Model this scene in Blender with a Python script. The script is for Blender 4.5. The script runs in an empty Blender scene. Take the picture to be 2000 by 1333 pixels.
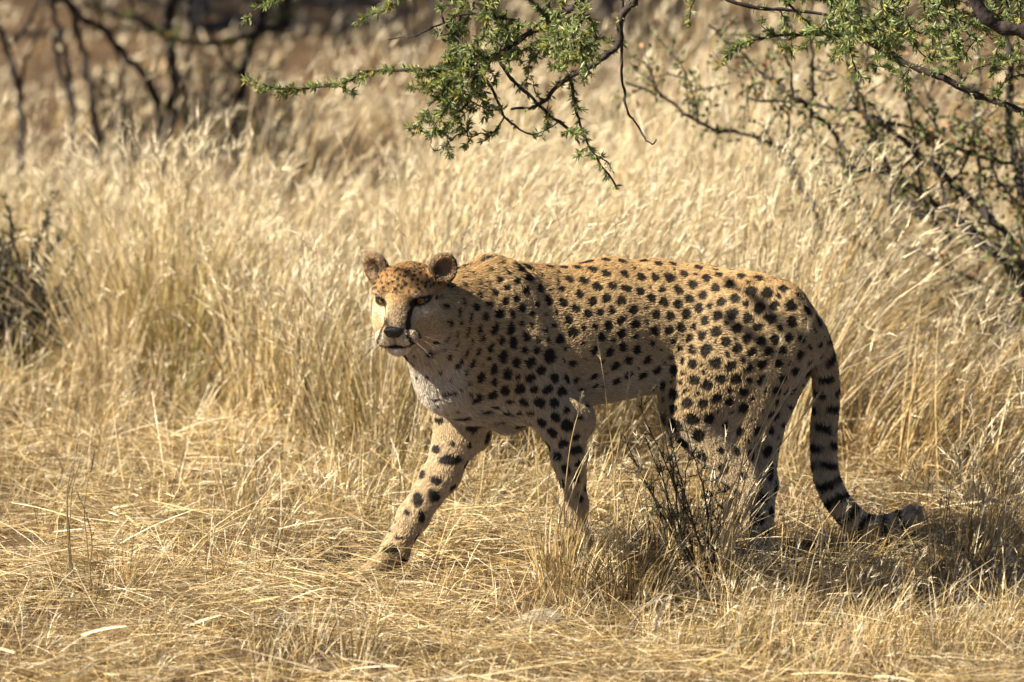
import bpy, math, random, os
import numpy as np
from mathutils import Vector, Matrix, kdtree

R = math.radians
random.seed(7)
rng = np.random.default_rng(11)
scene = bpy.context.scene
C = scene.collection

# ------------------------------------------------------------------ camera
AIM = Vector((0.0, 0.0, 0.45)); DIST = 13.0; PITCH = R(9.0); FOCAL = 193.4
cam_d = bpy.data.cameras.new('camera'); cam = bpy.data.objects.new('camera', cam_d); C.objects.link(cam)
CAMP = Vector((0, -DIST*math.cos(PITCH), AIM.z + DIST*math.sin(PITCH)))
cam.location = CAMP; cam.rotation_euler = (R(90) - PITCH, 0, 0)
cam_d.lens = FOCAL; cam_d.sensor_width = 36; cam_d.clip_start = 0.1; cam_d.clip_end = 2000
cam_d.dof.use_dof = True; cam_d.dof.focus_distance = 12.30; cam_d.dof.aperture_fstop = 3.6
cam_d.dof.aperture_blades = 9
scene.camera = cam
# ------------------------------------------------------------------ light
SUN_AZ, SUN_EL = R(248), R(41)       # azimuth of the sun, clockwise from +Y (away from the camera)
world = bpy.data.worlds.new('World'); scene.world = world; world.use_nodes = True
wn = world.node_tree.nodes; wl = world.node_tree.links
sky = wn.new('ShaderNodeTexSky'); sky.sky_type = 'NISHITA'; sky.sun_disc = False
sky.sun_elevation = SUN_EL; sky.sun_rotation = SUN_AZ
sky.altitude = 1700; sky.air_density = 0.45; sky.dust_density = 0.5; sky.ozone_density = 1.0
wl.new(sky.outputs[0], wn['Background'].inputs[0]); wn['Background'].inputs[1].default_value = 0.05
sd = bpy.data.lights.new('sun', 'SUN'); sun = bpy.data.objects.new('sun', sd); C.objects.link(sun)
sd.energy = 5.0; sd.angle = R(0.5); sd.color = (1.0, 0.91, 0.76)
TOSUN = Vector((math.sin(SUN_AZ)*math.cos(SUN_EL), math.cos(SUN_AZ)*math.cos(SUN_EL), math.sin(SUN_EL)))
sun.rotation_euler = (-TOSUN).to_track_quat('-Z', 'Y').to_euler(); sun.location = (-6, -4, 9)
scene.view_settings.view_transform = 'Standard'; scene.view_settings.look = 'None'
scene.view_settings.exposure = 1.4; scene.view_settings.gamma = 1.0
scene.view_settings.use_curve_mapping = False
scene.render.engine = 'CYCLES'
scene.cycles.max_bounces = 5; scene.cycles.diffuse_bounces = 2; scene.cycles.transparent_max_bounces = 4
scene.cycles.use_denoising = True

# ------------------------------------------------------------------ helpers
_cp, _sp = math.cos(PITCH), math.sin(PITCH)
PXF = 2000 * FOCAL / 36.0
def P(px, py, Y):
    """world point at depth plane y = Y seen where the photograph (2000 wide) has the pixel"""
    u = (px - 1000) / PXF; v = (666.5 - py) / PXF
    d = Vector((u, _cp + v*_sp, -_sp + v*_cp))
    return CAMP + d * ((Y - CAMP.y) / d.y)
def project(p):
    q = np.asarray(p, float) - np.array(CAMP)
    depth = q[..., 1]*_cp - q[..., 2]*_sp; up = q[..., 1]*_sp + q[..., 2]*_cp
    return 1000 + PXF*q[..., 0]/depth, 666.5 - PXF*up/depth, depth
def gz(x, y):
    """ground height"""
    x = np.asarray(x, float); y = np.asarray(y, float)
    h = 0.018*np.sin(2.1*x + 0.7*y + 1.0)*np.sin(1.7*y - 0.6*x) + 0.010*np.sin(5.3*x + 2.0)*np.sin(4.7*y + 0.5)
    h = h * np.clip((np.abs(y) - 0.2)*1.0, 0.25, 1)
    h = h + 0.045*np.exp(-(((x - 0.30)/0.33)**2 + ((y + 0.66)/0.13)**2))
    h = h - 0.055*np.exp(-(((x - .95)/.30)**2 + ((y + .82)/.16)**2))  # ground lowered here to deepen the shaded patch
    h = h + np.clip(y - 16, 0, None)*0.02
    return h
def link(o, parent=None):
    C.objects.link(o)
    if parent is not None: o.parent = parent
    return o
def tag(o, label=None, cat=None, group=None, kind=None):
    if label: o['label'] = label
    if cat: o['category'] = cat
    if group: o['group'] = group
    if kind: o['kind'] = kind
    return o
def empty(name, loc):
    e = bpy.data.objects.new(name, None); e.empty_display_size = 0.1; C.objects.link(e); e.location = loc
    return e
def mesh_np(name, V, F, mat, parent=None, col=None, smooth=False, origin=None):
    """V (n,3), F (m,3|4) or a list of such arrays, col (n,3): point colours called tint"""
    V = np.asarray(V, np.float32)
    if not isinstance(F, list): F = [F]
    F = [np.asarray(f, np.int32) for f in F if len(f)]
    me = bpy.data.meshes.new(name)
    nl = sum(f.size for f in F); nf = sum(len(f) for f in F)
    me.vertices.add(len(V)); me.loops.add(nl); me.polygons.add(nf)
    if origin is not None: V = V - np.asarray(origin, np.float32)
    me.vertices.foreach_set('co', V.ravel())
    me.loops.foreach_set('vertex_index', np.concatenate([f.ravel() for f in F]))
    sizes = np.concatenate([np.full(len(f), f.shape[1], np.int32) for f in F])
    st = np.zeros(nf, np.int32); st[1:] = np.cumsum(sizes)[:-1]
    me.polygons.foreach_set('loop_start', st)
    me.polygons.foreach_set('use_smooth', np.full(nf, smooth))
    if col is not None:
        a = me.attributes.new('tint', 'FLOAT_COLOR', 'POINT')
        a.data.foreach_set('color', np.concatenate([np.asarray(col, np.float32), np.ones((len(V), 1), np.float32)], 1).ravel())
    me.update(calc_edges=True)
    me.materials.append(mat)
    o = bpy.data.objects.new(name, me); link(o, parent)
    if origin is not None and parent is None: o.location = origin
    return o
class Acc:
    """collects pieces of geometry that become one mesh"""
    def __init__(s): s.V = []; s.Q = []; s.T = []; s.Co = []; s.n = 0
    def add(s, V, F, col):
        V = np.asarray(V, np.float32); F = np.asarray(F, np.int64)
        s.V.append(V); s.Co.append(np.broadcast_to(np.asarray(col, np.float32), V.shape))
        (s.Q if F.shape[1] == 4 else s.T).append(F + s.n); s.n += len(V)
    def build(s, name, mat, parent=None, smooth=False, origin=None):
        F = []
        if s.Q: F.append(np.concatenate(s.Q))
        if s.T: F.append(np.concatenate(s.T))
        return mesh_np(name, np.concatenate(s.V), F, mat, parent, np.concatenate(s.Co), smooth, origin)
def unit(v): return v / np.maximum(np.linalg.norm(v, axis=-1, keepdims=True), 1e-9)
def blades(acc, base, d0, d1, L, W, col, segs=3, tip=0.15, col_tip=None, twist=None):
    """n curved strips: start direction d0, end direction d1, length L, width W"""
    n = len(base); base = np.asarray(base, float)
    t = np.linspace(0, 1, segs + 1)[None, :, None]
    L = np.broadcast_to(np.asarray(L, float), (n,))[:, None, None]; W = np.broadcast_to(np.asarray(W, float), (n,))[:, None, None]
    d0 = unit(d0); d1 = unit(d1)
    pts = base[:, None, :] + L*(t*d0[:, None, :] + 0.5*t*t*(d1 - d0)[:, None, :])
    tan = unit(d0[:, None, :] + t*(d1 - d0)[:, None, :])
    ref = unit(rng.normal(size=(n, 3)))[:, None, :] if twist is None else twist[:, None, :]
    side = unit(np.cross(tan, np.broadcast_to(ref, tan.shape)))
    prof = (1 - (1 - tip)*t**2.2)
    a = pts + side*W*0.5*prof; b = pts - side*W*0.5*prof
    V = np.stack([a, b], 2).reshape(n, -1, 3)
    m = (segs + 1)*2
    k = np.arange(segs)*2
    q = np.stack([k, k + 1, k + 3, k + 2], 1)
    F = (np.arange(n)[:, None, None]*m + q[None]).reshape(-1, 4)
    col = np.broadcast_to(np.asarray(col, float), (n, 3))
    if col_tip is None: cc = np.repeat(col[:, None, :], m, 1)
    else:
        tt = np.repeat(t, 2, 1)
        cc = col[:, None, :]*(1 - tt) + np.broadcast_to(np.asarray(col_tip, float), (n, 3))[:, None, :]*tt
    acc.add(V.reshape(-1, 3), F, cc.reshape(-1, 3))
    return pts, tan
def catmull(pts, per=6):
    pts = np.asarray([list(p) for p in pts], float)
    if len(pts) < 3:
        t = np.linspace(0, 1, per + 1)[:, None]; return pts[0]*(1 - t) + pts[-1]*t
    q = np.vstack([2*pts[0] - pts[1], pts, 2*pts[-1] - pts[-2]]); out = []
    for i in range(len(pts) - 1):
        p0, p1, p2, p3 = q[i:i + 4]
        for t in np.linspace(0, 1, per, endpoint=False):
            out.append(0.5*((2*p1) + (-p0 + p2)*t + (2*p0 - 5*p1 + 4*p2 - p3)*t*t + (-p0 + 3*p1 - 3*p2 + p3)*t**3))
    out.append(pts[-1]); return np.array(out)
def tube(acc, pts, radii, col, sides=7, knots=0.0):
    pts = np.asarray(pts, float); n = len(pts)
    radii = np.interp(np.linspace(0, 1, n), np.linspace(0, 1, len(radii)), radii)
    if knots: radii = radii*(1 + knots*rng.normal(size=n).clip(-1, 2))
    tan = unit(np.gradient(pts, axis=0)); ref = np.array([0.31, 0.83, 0.46])
    u = unit(np.cross(tan, ref)); w = np.cross(tan, u)
    a = np.linspace(0, 2*math.pi, sides, endpoint=False)
    V = pts[:, None, :] + radii[:, None, None]*(np.cos(a)[None, :, None]*u[:, None, :] + np.sin(a)[None, :, None]*w[:, None, :])
    i, j = np.meshgrid(np.arange(n - 1), np.arange(sides), indexing='ij'); j2 = (j + 1) % sides
    F = np.stack([i*sides + j, i*sides + j2, (i + 1)*sides + j2, (i + 1)*sides + j], -1).reshape(-1, 4)
    acc.add(V.reshape(-1, 3), F, col)
    for ring, c in ((0, pts[0]), (n - 1, pts[-1])):
        base = np.vstack([V[ring], c]); k = np.arange(sides)
        f = np.stack([k, (k + 1) % sides, np.full(sides, sides)], 1)
        acc.add(base, f if ring else f[:, ::-1], col)

# ------------------------------------------------------------------ materials
def mat_base(name):
    m = bpy.data.materials.new(name); m.use_nodes = True
    nt = m.node_tree; nt.nodes.clear()
    out = nt.nodes.new('ShaderNodeOutputMaterial')
    return m, nt, out
def tint_material(name, rough=0.6, transl=0.0, noise=0.0, nscale=40.0, spec=0.3, bump=0.0):
    """colour of each piece from its own tint, broken up by fine noise; thin pieces let light through"""
    m, nt, out = mat_base(name); N = nt.nodes; K = nt.links
    at = N.new('ShaderNodeAttribute'); at.attribute_name = 'tint'
    colr = at.outputs['Color']
    tc = N.new('ShaderNodeTexCoord')
    if noise or bump:
        nz = N.new('ShaderNodeTexNoise'); nz.inputs['Scale'].default_value = nscale; nz.inputs['Detail'].default_value = 4
        K.new(tc.outputs['Object'], nz.inputs['Vector'])
    if noise:
        mr = N.new('ShaderNodeMapRange'); mr.inputs['From Min'].default_value = 0.3; mr.inputs['From Max'].default_value = 0.7
        mr.inputs['To Min'].default_value = 1 - noise; mr.inputs['To Max'].default_value = 1 + noise*0.6
        K.new(nz.outputs[0], mr.inputs['Value'])
        mx = N.new('ShaderNodeMix'); mx.data_type = 'RGBA'; mx.blend_type = 'MULTIPLY'; mx.inputs[0].default_value = 1
        cb = N.new('ShaderNodeCombineColor')
        for i in range(3): K.new(mr.outputs[0], cb.inputs[i])
        K.new(colr, mx.inputs[6]); K.new(cb.outputs[0], mx.inputs[7]); colr = mx.outputs[2]
    b = N.new('ShaderNodeBsdfPrincipled'); b.inputs['Roughness'].default_value = rough
    b.inputs['Specular IOR Level'].default_value = spec
    K.new(colr, b.inputs['Base Color'])
    if bump:
        bp = N.new('ShaderNodeBump'); bp.inputs['Strength'].default_value = bump; bp.inputs['Distance'].default_value = 0.004
        K.new(nz.outputs[0], bp.inputs['Height']); K.new(bp.outputs[0], b.inputs['Normal'])
    sh = b.outputs[0]
    if transl:
        tr = N.new('ShaderNodeBsdfTranslucent'); K.new(colr, tr.inputs[0])
        ms = N.new('ShaderNodeMixShader'); ms.inputs[0].default_value = transl
        K.new(b.outputs[0], ms.inputs[1]); K.new(tr.outputs[0], ms.inputs[2]); sh = ms.outputs[0]
    K.new(sh, out.inputs[0])
    return m
M = {}
M['straw'] = tint_material('dry_straw', 0.42, 0.16, 0.4, 60, 0.45)
M['leaf'] = tint_material('acacia_leaf', 0.40, 0.35, 0.2, 80, 0.4)
M['bark'] = tint_material('thorn_bark', 0.85, 0.0, 0.45, 90, 0.2, bump=0.8)
M['coat'] = tint_material('short_coat', 0.8, 0.0, 0.15, 200, 0.15, bump=0.25)
M['wet'] = tint_material('nose_leather', 0.35, 0.0, 0.2, 300, 0.5, bump=0.4)
M['stone'] = tint_material('stone', 0.9, 0.0, 0.35, 30, 0.2, bump=0.6)
# ------------------------------------------------------------------ ground
def axis_pts(lo, hi, fine, coarse, a, b):
    return np.unique(np.concatenate([np.linspace(lo, a, coarse), np.arange(a, b, fine), np.linspace(b, hi, coarse)]))
gx = axis_pts(-400, 400, .045, 16, -2.6, 2.8); gy = axis_pts(-60, 900, .045, 18, -2.6, 5.0)
GX, GY = np.meshgrid(gx, gy, indexing='ij')
GV = np.stack([GX, GY, gz(GX, GY)], -1).reshape(-1, 3)
GV[:, 2] += rng.normal(size=len(GV))*.004*((np.abs(GV[:, 0]) < 2.7) & (GV[:, 1] < 5))
i, j = np.meshgrid(np.arange(len(gx) - 1), np.arange(len(gy) - 1), indexing='ij'); ny = len(gy)
GF = np.stack([i*ny + j, (i + 1)*ny + j, (i + 1)*ny + j + 1, i*ny + j + 1], -1).reshape(-1, 4)
m, nt, out = mat_base('dry_soil'); N = nt.nodes; K = nt.links
tc = N.new('ShaderNodeTexCoord')
n1 = N.new('ShaderNodeTexNoise'); n1.inputs['Scale'].default_value = 3.0; n1.inputs['Detail'].default_value = 8
n2 = N.new('ShaderNodeTexNoise'); n2.inputs['Scale'].default_value = 70; n2.inputs['Detail'].default_value = 6
for q in (n1, n2): K.new(tc.outputs['Object'], q.inputs['Vector'])
r1 = N.new('ShaderNodeValToRGB'); r1.color_ramp.elements[0].position = .3; r1.color_ramp.elements[0].color = (.055, .033, .018, 1)
r1.color_ramp.elements[1].position = .7; r1.color_ramp.elements[1].color = (.17, .110, .060, 1)
ad = N.new('ShaderNodeMath'); ad.operation = 'MULTIPLY_ADD'; ad.inputs[1].default_value = .5; K.new(n2.outputs[0], ad.inputs[0])
hf = N.new('ShaderNodeMath'); hf.operation = 'MULTIPLY'; hf.inputs[1].default_value = .5; K.new(n1.outputs[0], hf.inputs[0]); K.new(hf.outputs[0], ad.inputs[2])
K.new(ad.outputs[0], r1.inputs[0])
b = N.new('ShaderNodeBsdfPrincipled'); b.inputs['Roughness'].default_value = .95; b.inputs['Specular IOR Level'].default_value = .1
K.new(r1.outputs[0], b.inputs['Base Color'])
bp = N.new('ShaderNodeBump'); bp.inputs['Strength'].default_value = .9; bp.inputs['Distance'].default_value = .02; K.new(n2.outputs[0], bp.inputs['Height']); K.new(bp.outputs[0], b.inputs['Normal'])
K.new(b.outputs[0], out.inputs[0]); M['soil'] = m
tag(mesh_np('ground', GV, GF, M['soil'], None, None, True), kind='structure')

# ------------------------------------------------------------------ trees and shrubs
def leaf_strips(acc, base, dirs, L, W, cols, pinch=.35):
    """small pointed leaves: a kite of two triangles bent along the midrib"""
    n = len(base); d = unit(dirs); ref = unit(rng.normal(size=(n, 3))); s = unit(np.cross(d, ref)); up = np.cross(s, d)
    L = np.broadcast_to(L, (n,))[:, None]; W = np.broadcast_to(W, (n,))[:, None]
    a = base; c = base + d*L + up*L*.05; m1 = base + d*L*.5 + s*W*.5 + up*L*.06; m2 = base + d*L*.5 - s*W*.5 + up*L*.06
    V = np.stack([a, m1, c, m2], 1).reshape(-1, 3); F = np.arange(n)[:, None]*4 + np.array([[0, 1, 2, 3]])
    acc.add(V, F, np.repeat(cols, 4, 0))
GREENS = np.array([(.200, .260, .075), (.275, .330, .105), (.135, .185, .058), (.35, .36, .12), (.24, .28, .12)])
def acacia_leaves(acc, path, step, dens, rmax=.018, size=1.0, yellow=.06, dull=0.0):
    """short tufts of tiny leaflets sitting along a twig"""
    seg = np.linalg.norm(np.diff(path, axis=0), axis=1); cum = np.concatenate([[0], np.cumsum(seg)])
    n = max(2, int(cum[-1]/step)); s_ = np.sort(rng.uniform(.02*cum[-1], cum[-1], n))
    c = np.stack([np.interp(s_, cum, path[:, i]) for i in range(3)], 1)
    tan = unit(np.stack([np.interp(s_, cum, np.gradient(path[:, i])) for i in range(3)], 1))
    for k in range(n):
        if rng.random() > dens: continue
        ax = unit(unit(np.cross(tan[k], rng.normal(size=3))) + tan[k]*.8)
        g = GREENS[rng.integers(len(GREENS))]*rng.uniform(.75, 1.25)
        if dull: g = g*(1 - dull) + np.array([.055, .045, .022])*dull
        if rng.random() < yellow: g = np.array([.42, .36, .08])
        m = rng.integers(4, 9)                     # each tuft is a fan of narrow leaflets
        dd = ax + rng.normal(size=(m, 3))*.42
        leaf_strips(acc, c[k] + rng.normal(size=(m, 3))*.0015*size, dd, size*rng.uniform(.009, .020, m), size*rng.uniform(.0028, .0044, m), np.tile(g, (m, 1))*rng.uniform(.8, 1.2, (m, 1)))
def thorns(acc, path, n, L=.006, col=(.20, .15, .10)):
    i = rng.integers(0, len(path), n); d = unit(rng.normal(size=(n, 3)))
    blades(acc, path[i], d, d, L*rng.uniform(.6, 1.4, n), .0012, col, 1, .1)
def wiggle(path, amp):
    w = np.cumsum(rng.normal(size=path.shape)*amp, axis=0); w -= np.linspace(0, 1, len(path))[:, None]*w[-1]; return path + w
BARK = (.055, .042, .036)
acacia = empty('acacia_tree', (2.9, .3, float(gz(2.9, .3))))
tag(acacia, 'green fine-leaved acacia tree with thorny boughs hanging down over the cheetah', 'tree')
AO = np.array(acacia.location)
def branch(root, O, pts, r0, r1, name='branch', leaf=None, sides=7, per=6, wig=.0012, col=BARK, knots=.10, leafsize=1.0, thorn=0, parent=None, yellow=.06):
    """one bough of a tree; its leaves are a part of the bough"""
    path = wiggle(catmull(pts, per), wig); ac = Acc()
    tube(ac, path - O, [r0, (r0 + r1)/2, r1], col, sides, knots)
    if thorn: thorns(ac, path - O, thorn)
    br = ac.build(name, M['bark'], parent or root, True)
    if leaf:
        al = Acc(); acacia_leaves(al, path - O, leaf[0], leaf[1], size=leafsize, yellow=yellow)
        if al.n: tag(al.build('foliage', M['leaf'], br), kind='stuff')
    return path
# trunk and the limbs that carry the boughs, out of the picture to the right and above
ac = Acc(); tube(ac, wiggle(catmull([(0, 0, -.05), (-.05, .02, .5), (-.12, -.05, 1.0), (-.20, -.10, 1.6), (-.30, -.15, 2.3)], 6), .006), [.13, .10, .075], (.12, .09, .07), 12, .05); ac.build('trunk', M['bark'], acacia, True)
Yb = -.30
def PB(x, y, dy=0.0): return P(x, y, Yb + dy)
limb1 = [(2.76, .25, 1.05), PB(2350, -90, .1), PB(2050, -170, .05), PB(1700, -190), PB(1400, -150), PB(1237, -40)]
limb2 = [(2.72, .24, 1.25), PB(2300, -200, .2), PB(1900, -280), PB(1500, -260), PB(1250, -130), PB(1128, 8)]
branch(acacia, AO, limb1, .045, .011, 'limb', thorn=30)
branch(acacia, AO, limb2, .050, .012, 'limb', thorn=30)
B = lambda *p, dy=0.0: [PB(x, y, dy + rng.normal()*.02) for x, y in p]
LD = (.0042, .95); LM = (.0085, .85); LS = (.02, .7)
boughs = [
 (B((1128,8),(1069,36),(1006,78),(964,111),(939,113)), .0085, .005, LM),
 (B((939,113),(935,143),(918,197),(893,223)), .005, .003, LM),
 (B((990,92),(940,125),(860,145),(835,143),(730,143),(690,160),(630,175),(560,177),(510,165),(478,155)), .005, .0016, LD),
 (B((968,113),(1002,155),(1048,202),(1090,239),(1132,281)), .0045, .003, LS),
 (B((1115,147),(1124,210),(1140,269),(1166,311),(1206,370)), .0040, .0018, LM),
 (B((1237,-40),(1237,0),(1212,34),(1203,92),(1166,122),(1115,147),(1090,168),(1065,197),(1040,206),(998,214)), .010, .003, LM),
 (B((1225,-30),(1212,0),(1208,105),(1212,168),(1224,223),(1245,252),(1268,279),(1281,273)), .0045, .0015, None),
 (B((1010,40),(960,27),(893,27),(867,42),(817,67),(758,78)), .0035, .0016, None),
 (B((850,-60),(859,8),(863,38),(884,63),(909,90),(935,120)), .0025, .0032, None),
 (B((947,155),(964,189),(985,227),(1019,256),(1065,267)), .0035, .0018, LS),
 (B((930,120),(905,147),(884,180),(863,201)), .0028, .0015, LD),
 (B((893,223),(872,248),(838,269)), .0028, .0012, LD),
 (B((1000,-80),(870,-60),(779,0),(754,21),(691,46)), .0035, .0014, LD),
 (B((800,-120),(640,-60),(540,-8),(500,14)), .003, .0014, LD),
 (B((985,227),(960,262),(930,266),(905,292)), .0022, .001, LM),
 (B((905,147),(870,160),(845,190),(820,232),(812,262)), .0024, .001, LD),
 (B((893,223),(900,250),(880,275),(850,295)), .0022, .001, LM),
 (B((1010,78),(985,50),(960,20),(940,-30)), .0035, .0045, LD),
 (B((1069,36),(1040,5),(1015,-40)), .0035, .0045, LD),
 (B((960,110),(930,95),(900,100),(870,110)), .0026, .0012, LD),
 (B((985,95),(1000,60),(1035,45),(1075,62)), .0026, .0012, LD),
 (B((1128,8),(1150,30),(1160,60),(1150,95),(1135,128)), .0030, .0012, LD, -.10),
 (B((1100,20),(1120,50),(1105,85),(1085,118)), .0026, .0012, LD, -.12),
 (B((1203,92),(1170,75),(1140,70)), .0024, .001, LM),
 (B((1065,197),(1045,180),(1040,160)), .002, .001, LS),
 (B((1090,239),(1065,255),(1050,262)), .002, .001, LM),
 (B((940,125),(925,160),(935,190),(960,205)), .0022, .001, LD),
 (B((950,118),(900,128),(870,150),(850,170)), .0022, .001, LD),
 (B((918,197),(950,215),(985,214)), .0022, .001, LM),
 (B((1140,269),(1120,258),(1105,262)), .0018, .001, LM),
 (B((1166,311),(1185,315),(1192,335)), .0018, .001, LM),
 # the right-hand boughs
 (B((1640,-80),(1660,20),(1695,72),(1780,126),(1866,166),(1938,198),(2000,220),(2060,250)), .010, .006, LM),
 (B((1790,-60),(1735,36),(1686,58),(1605,67),(1537,67),(1452,85),(1416,112)), .006, .0018, LD),
 (B((1300,-70),(1420,0),(1524,20),(1632,31)), .006, .0026, LS),
 (B((1500,-40),(1560,20),(1600,50),(1640,60)), .003, .0015, LD, -.15),
 (B((1640,-60),(1650,10),(1690,40),(1720,75)), .003, .0015, LD, -.2),
 (B((1600,-50),(1620,20),(1650,90),(1660,120)), .003, .0014, LD, -.2),
 (B((1720,-60),(1740,20),(1725,60),(1700,90)), .003, .0014, LD, -.2),
 (B((1800,-60),(1810,20),(1830,60),(1862,132)), .003, .0012, LM),
 (B((1866,166),(1900,140),(1935,125),(1985,118),(2030,122)), .003, .0014, LM),
 (B((1938,198),(1962,170),(1990,150),(2030,140)), .003, .0014, LM),
 (B((1780,126),(1765,150),(1750,140),(1700,125)), .0024, .0012, LM),
 (B((1850,-70),(1900,5),(1950,25),(2000,40),(2080,60)), .016, .014, None, -.5),
 (B((1930,-60),(1945,20),(1920,70),(1910,110)), .003, .0014, LD, -.35),
 (B((1380,-60),(1350,20),(1340,48)), .002, .001, LM),
 (B((1524,20),(1545,50),(1550,80),(1545,110)), .002, .001, LM),
]
for x0, x1, y0, y1, n_, dy0, dy1 in ((1570, 2000, -25, 95, 22, -.45, .15), (890, 1130, 0, 110, 14, -.12, .12), (845, 960, 110, 235, 8, -.06, .10), (1620, 1760, 0, 80, 8, -.7, -.4), (1060, 1160, 40, 130, 5, -.6, -.4)):
    for _ in range(n_):                            # more sprays where the crown is thick
        x_ = rng.uniform(x0, x1); y_ = rng.uniform(y0, y1); a_ = rng.normal()*.5 + (.9 if x_ > 1300 else 2.2); l_ = rng.uniform(45, 95); dy_ = rng.uniform(dy0, dy1)
        boughs.append(([PB(x_ - l_*math.cos(a_)*.5, y_ - l_*math.sin(a_)*.6 - 10, dy_), PB(x_ + rng.normal()*5, y_ + rng.normal()*5, dy_), PB(x_ + l_*math.cos(a_)*.5, y_ + l_*math.sin(a_)*.5, dy_)], .0026, .0010, LD))
for q in boughs:
    pts = q[0]
    if len(q) > 4: pts = [p + Vector((0, q[4], 0)) for p in pts]
    branch(acacia, AO, pts, q[1], q[2], leaf=q[3], thorn=int(14 + 5*len(pts)), knots=.16, wig=.0016, leafsize=1.15)
    if q[3] in (LD, LM) and q[1] < .009:           # side sprays
        path_ = catmull(pts, 4)
        for c_ in path_[2::(5 if q[3] is LD else 8)]:
            d_ = unit(rng.normal(size=3)*[1, .8, .7] + [-.25, 0, -.2]); e_ = c_ + d_*rng.uniform(.03, .075)
            branch(acacia, AO, [c_, (c_ + e_)/2 + rng.normal(size=3)*.006, e_], .0016, .0007, 'twig', leaf=(.0045, .9), per=4, sides=5, wig=.001, leafsize=1.1)
# added limb out of view, put in so its leaves shade the hollow
branch(acacia, AO, [(2.72, .24, 1.35), (2.25, -.4, 2.1), (1.0, -1.25, 2.35), (-.3, -1.58, 2.0), (-.95, -1.66, 1.78)], .04, .008, 'limb')
for k in range(150):  # added leaf sprays whose shadow darkens the hollow
    a = Vector((-.86 + rng.normal()*.30, -1.56 + rng.normal()*.15, 1.74 + abs(rng.normal())*.10)); d = Vector(rng.normal(size=3)*[.12, .10, .04])
    branch(acacia, AO, [a - d, a, a + d], .003, .001, leaf=(.004, .95), leafsize=1.6)
# crown above the picture
for k in range(26):
    x0 = rng.uniform(-.6, 2.6); y0 = rng.uniform(-.5, 1.2); z0 = rng.uniform(1.75, 2.5)
    a = Vector((x0, y0, z0)); d = Vector((rng.uniform(-.5, .2), rng.uniform(-.25, .25), rng.uniform(-.05, .15)))
    branch(acacia, AO, [a - d*.2 + Vector((.45, 0, .15)), a, a + d*.5, a + d], .012, .002, leaf=(.012, .9), leafsize=1.4)

# leafy many-stemmed shrub behind the cheetah's tail
YS = 1.55
shrub = empty('thorn_shrub', P(2060, 760, YS)); shrub.location.z = float(gz(shrub.location.x, YS))
tag(shrub, 'sparse many-stemmed shrub with small round leaves rising behind the cheetah tail', 'shrub')
SO = np.array(shrub.location)
SHRUB_G = np.array([(.19, .21, .075), (.12, .14, .05), (.27, .27, .115), (.32, .25, .08), (.42, .22, .09)])
def round_leaves(acc, path, step, size=.8):
    step = step*.36
    seg = np.linalg.norm(np.diff(path, axis=0), axis=1); cum = np.concatenate([[0], np.cumsum(seg)])
    n = max(3, int(cum[-1]/step)); s_ = rng.uniform(.05*cum[-1], cum[-1], n)
    c = np.stack([np.interp(s_, cum, path[:, i]) for i in range(3)], 1) + rng.normal(size=(n, 3))*.014
    d = unit(rng.normal(size=(n, 3)) + [0, 0, -.3]); col = SHRUB_G[rng.choice(5, n, p=[.34, .30, .2, .10, .06])]*rng.uniform(.7, 1.3, (n, 1))
    leaf_strips(acc, c, d, size*rng.uniform(.018, .032, n), size*rng.uniform(.011, .018, n), col)
def stem(root, O, pts, r0, r1, step, col=(.060, .050, .045), name='stem', wig=.004):
    r0, r1 = r0*.66, r1*.66; path = wiggle(catmull(pts, 6), wig); ac = Acc(); tube(ac, path - O, [r0, (r0 + r1)/2, r1], col, 7, .12); thorns(ac, path - O, 24, .014)
    o = ac.build(name, M['bark'], root, True)
    if step:
        al = Acc(); round_leaves(al, path - O, step)
        for c_ in path[4::4]:                      # side twigs
            e_ = c_ + unit(rng.normal(size=3)*[1, .7, .8] + [-.3, 0, .5])*rng.uniform(.06, .16); tw_ = wiggle(catmull([c_, (c_ + e_)/2 + rng.normal(size=3)*.01, e_], 4), .002)
            at2 = Acc(); tube(at2, tw_ - O, [.0028, .0012], col, 5); at2.build('twig', M['bark'], root, True); round_leaves(al, tw_ - O, .022)
        tag(al.build('foliage', M['leaf'], o), kind='stuff')
PS = lambda *p, dy=0.0: [P(x, y, YS + dy + rng.normal()*.05) for x, y in p]
SB = tuple(shrub.location)
LS2 = .022
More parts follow.
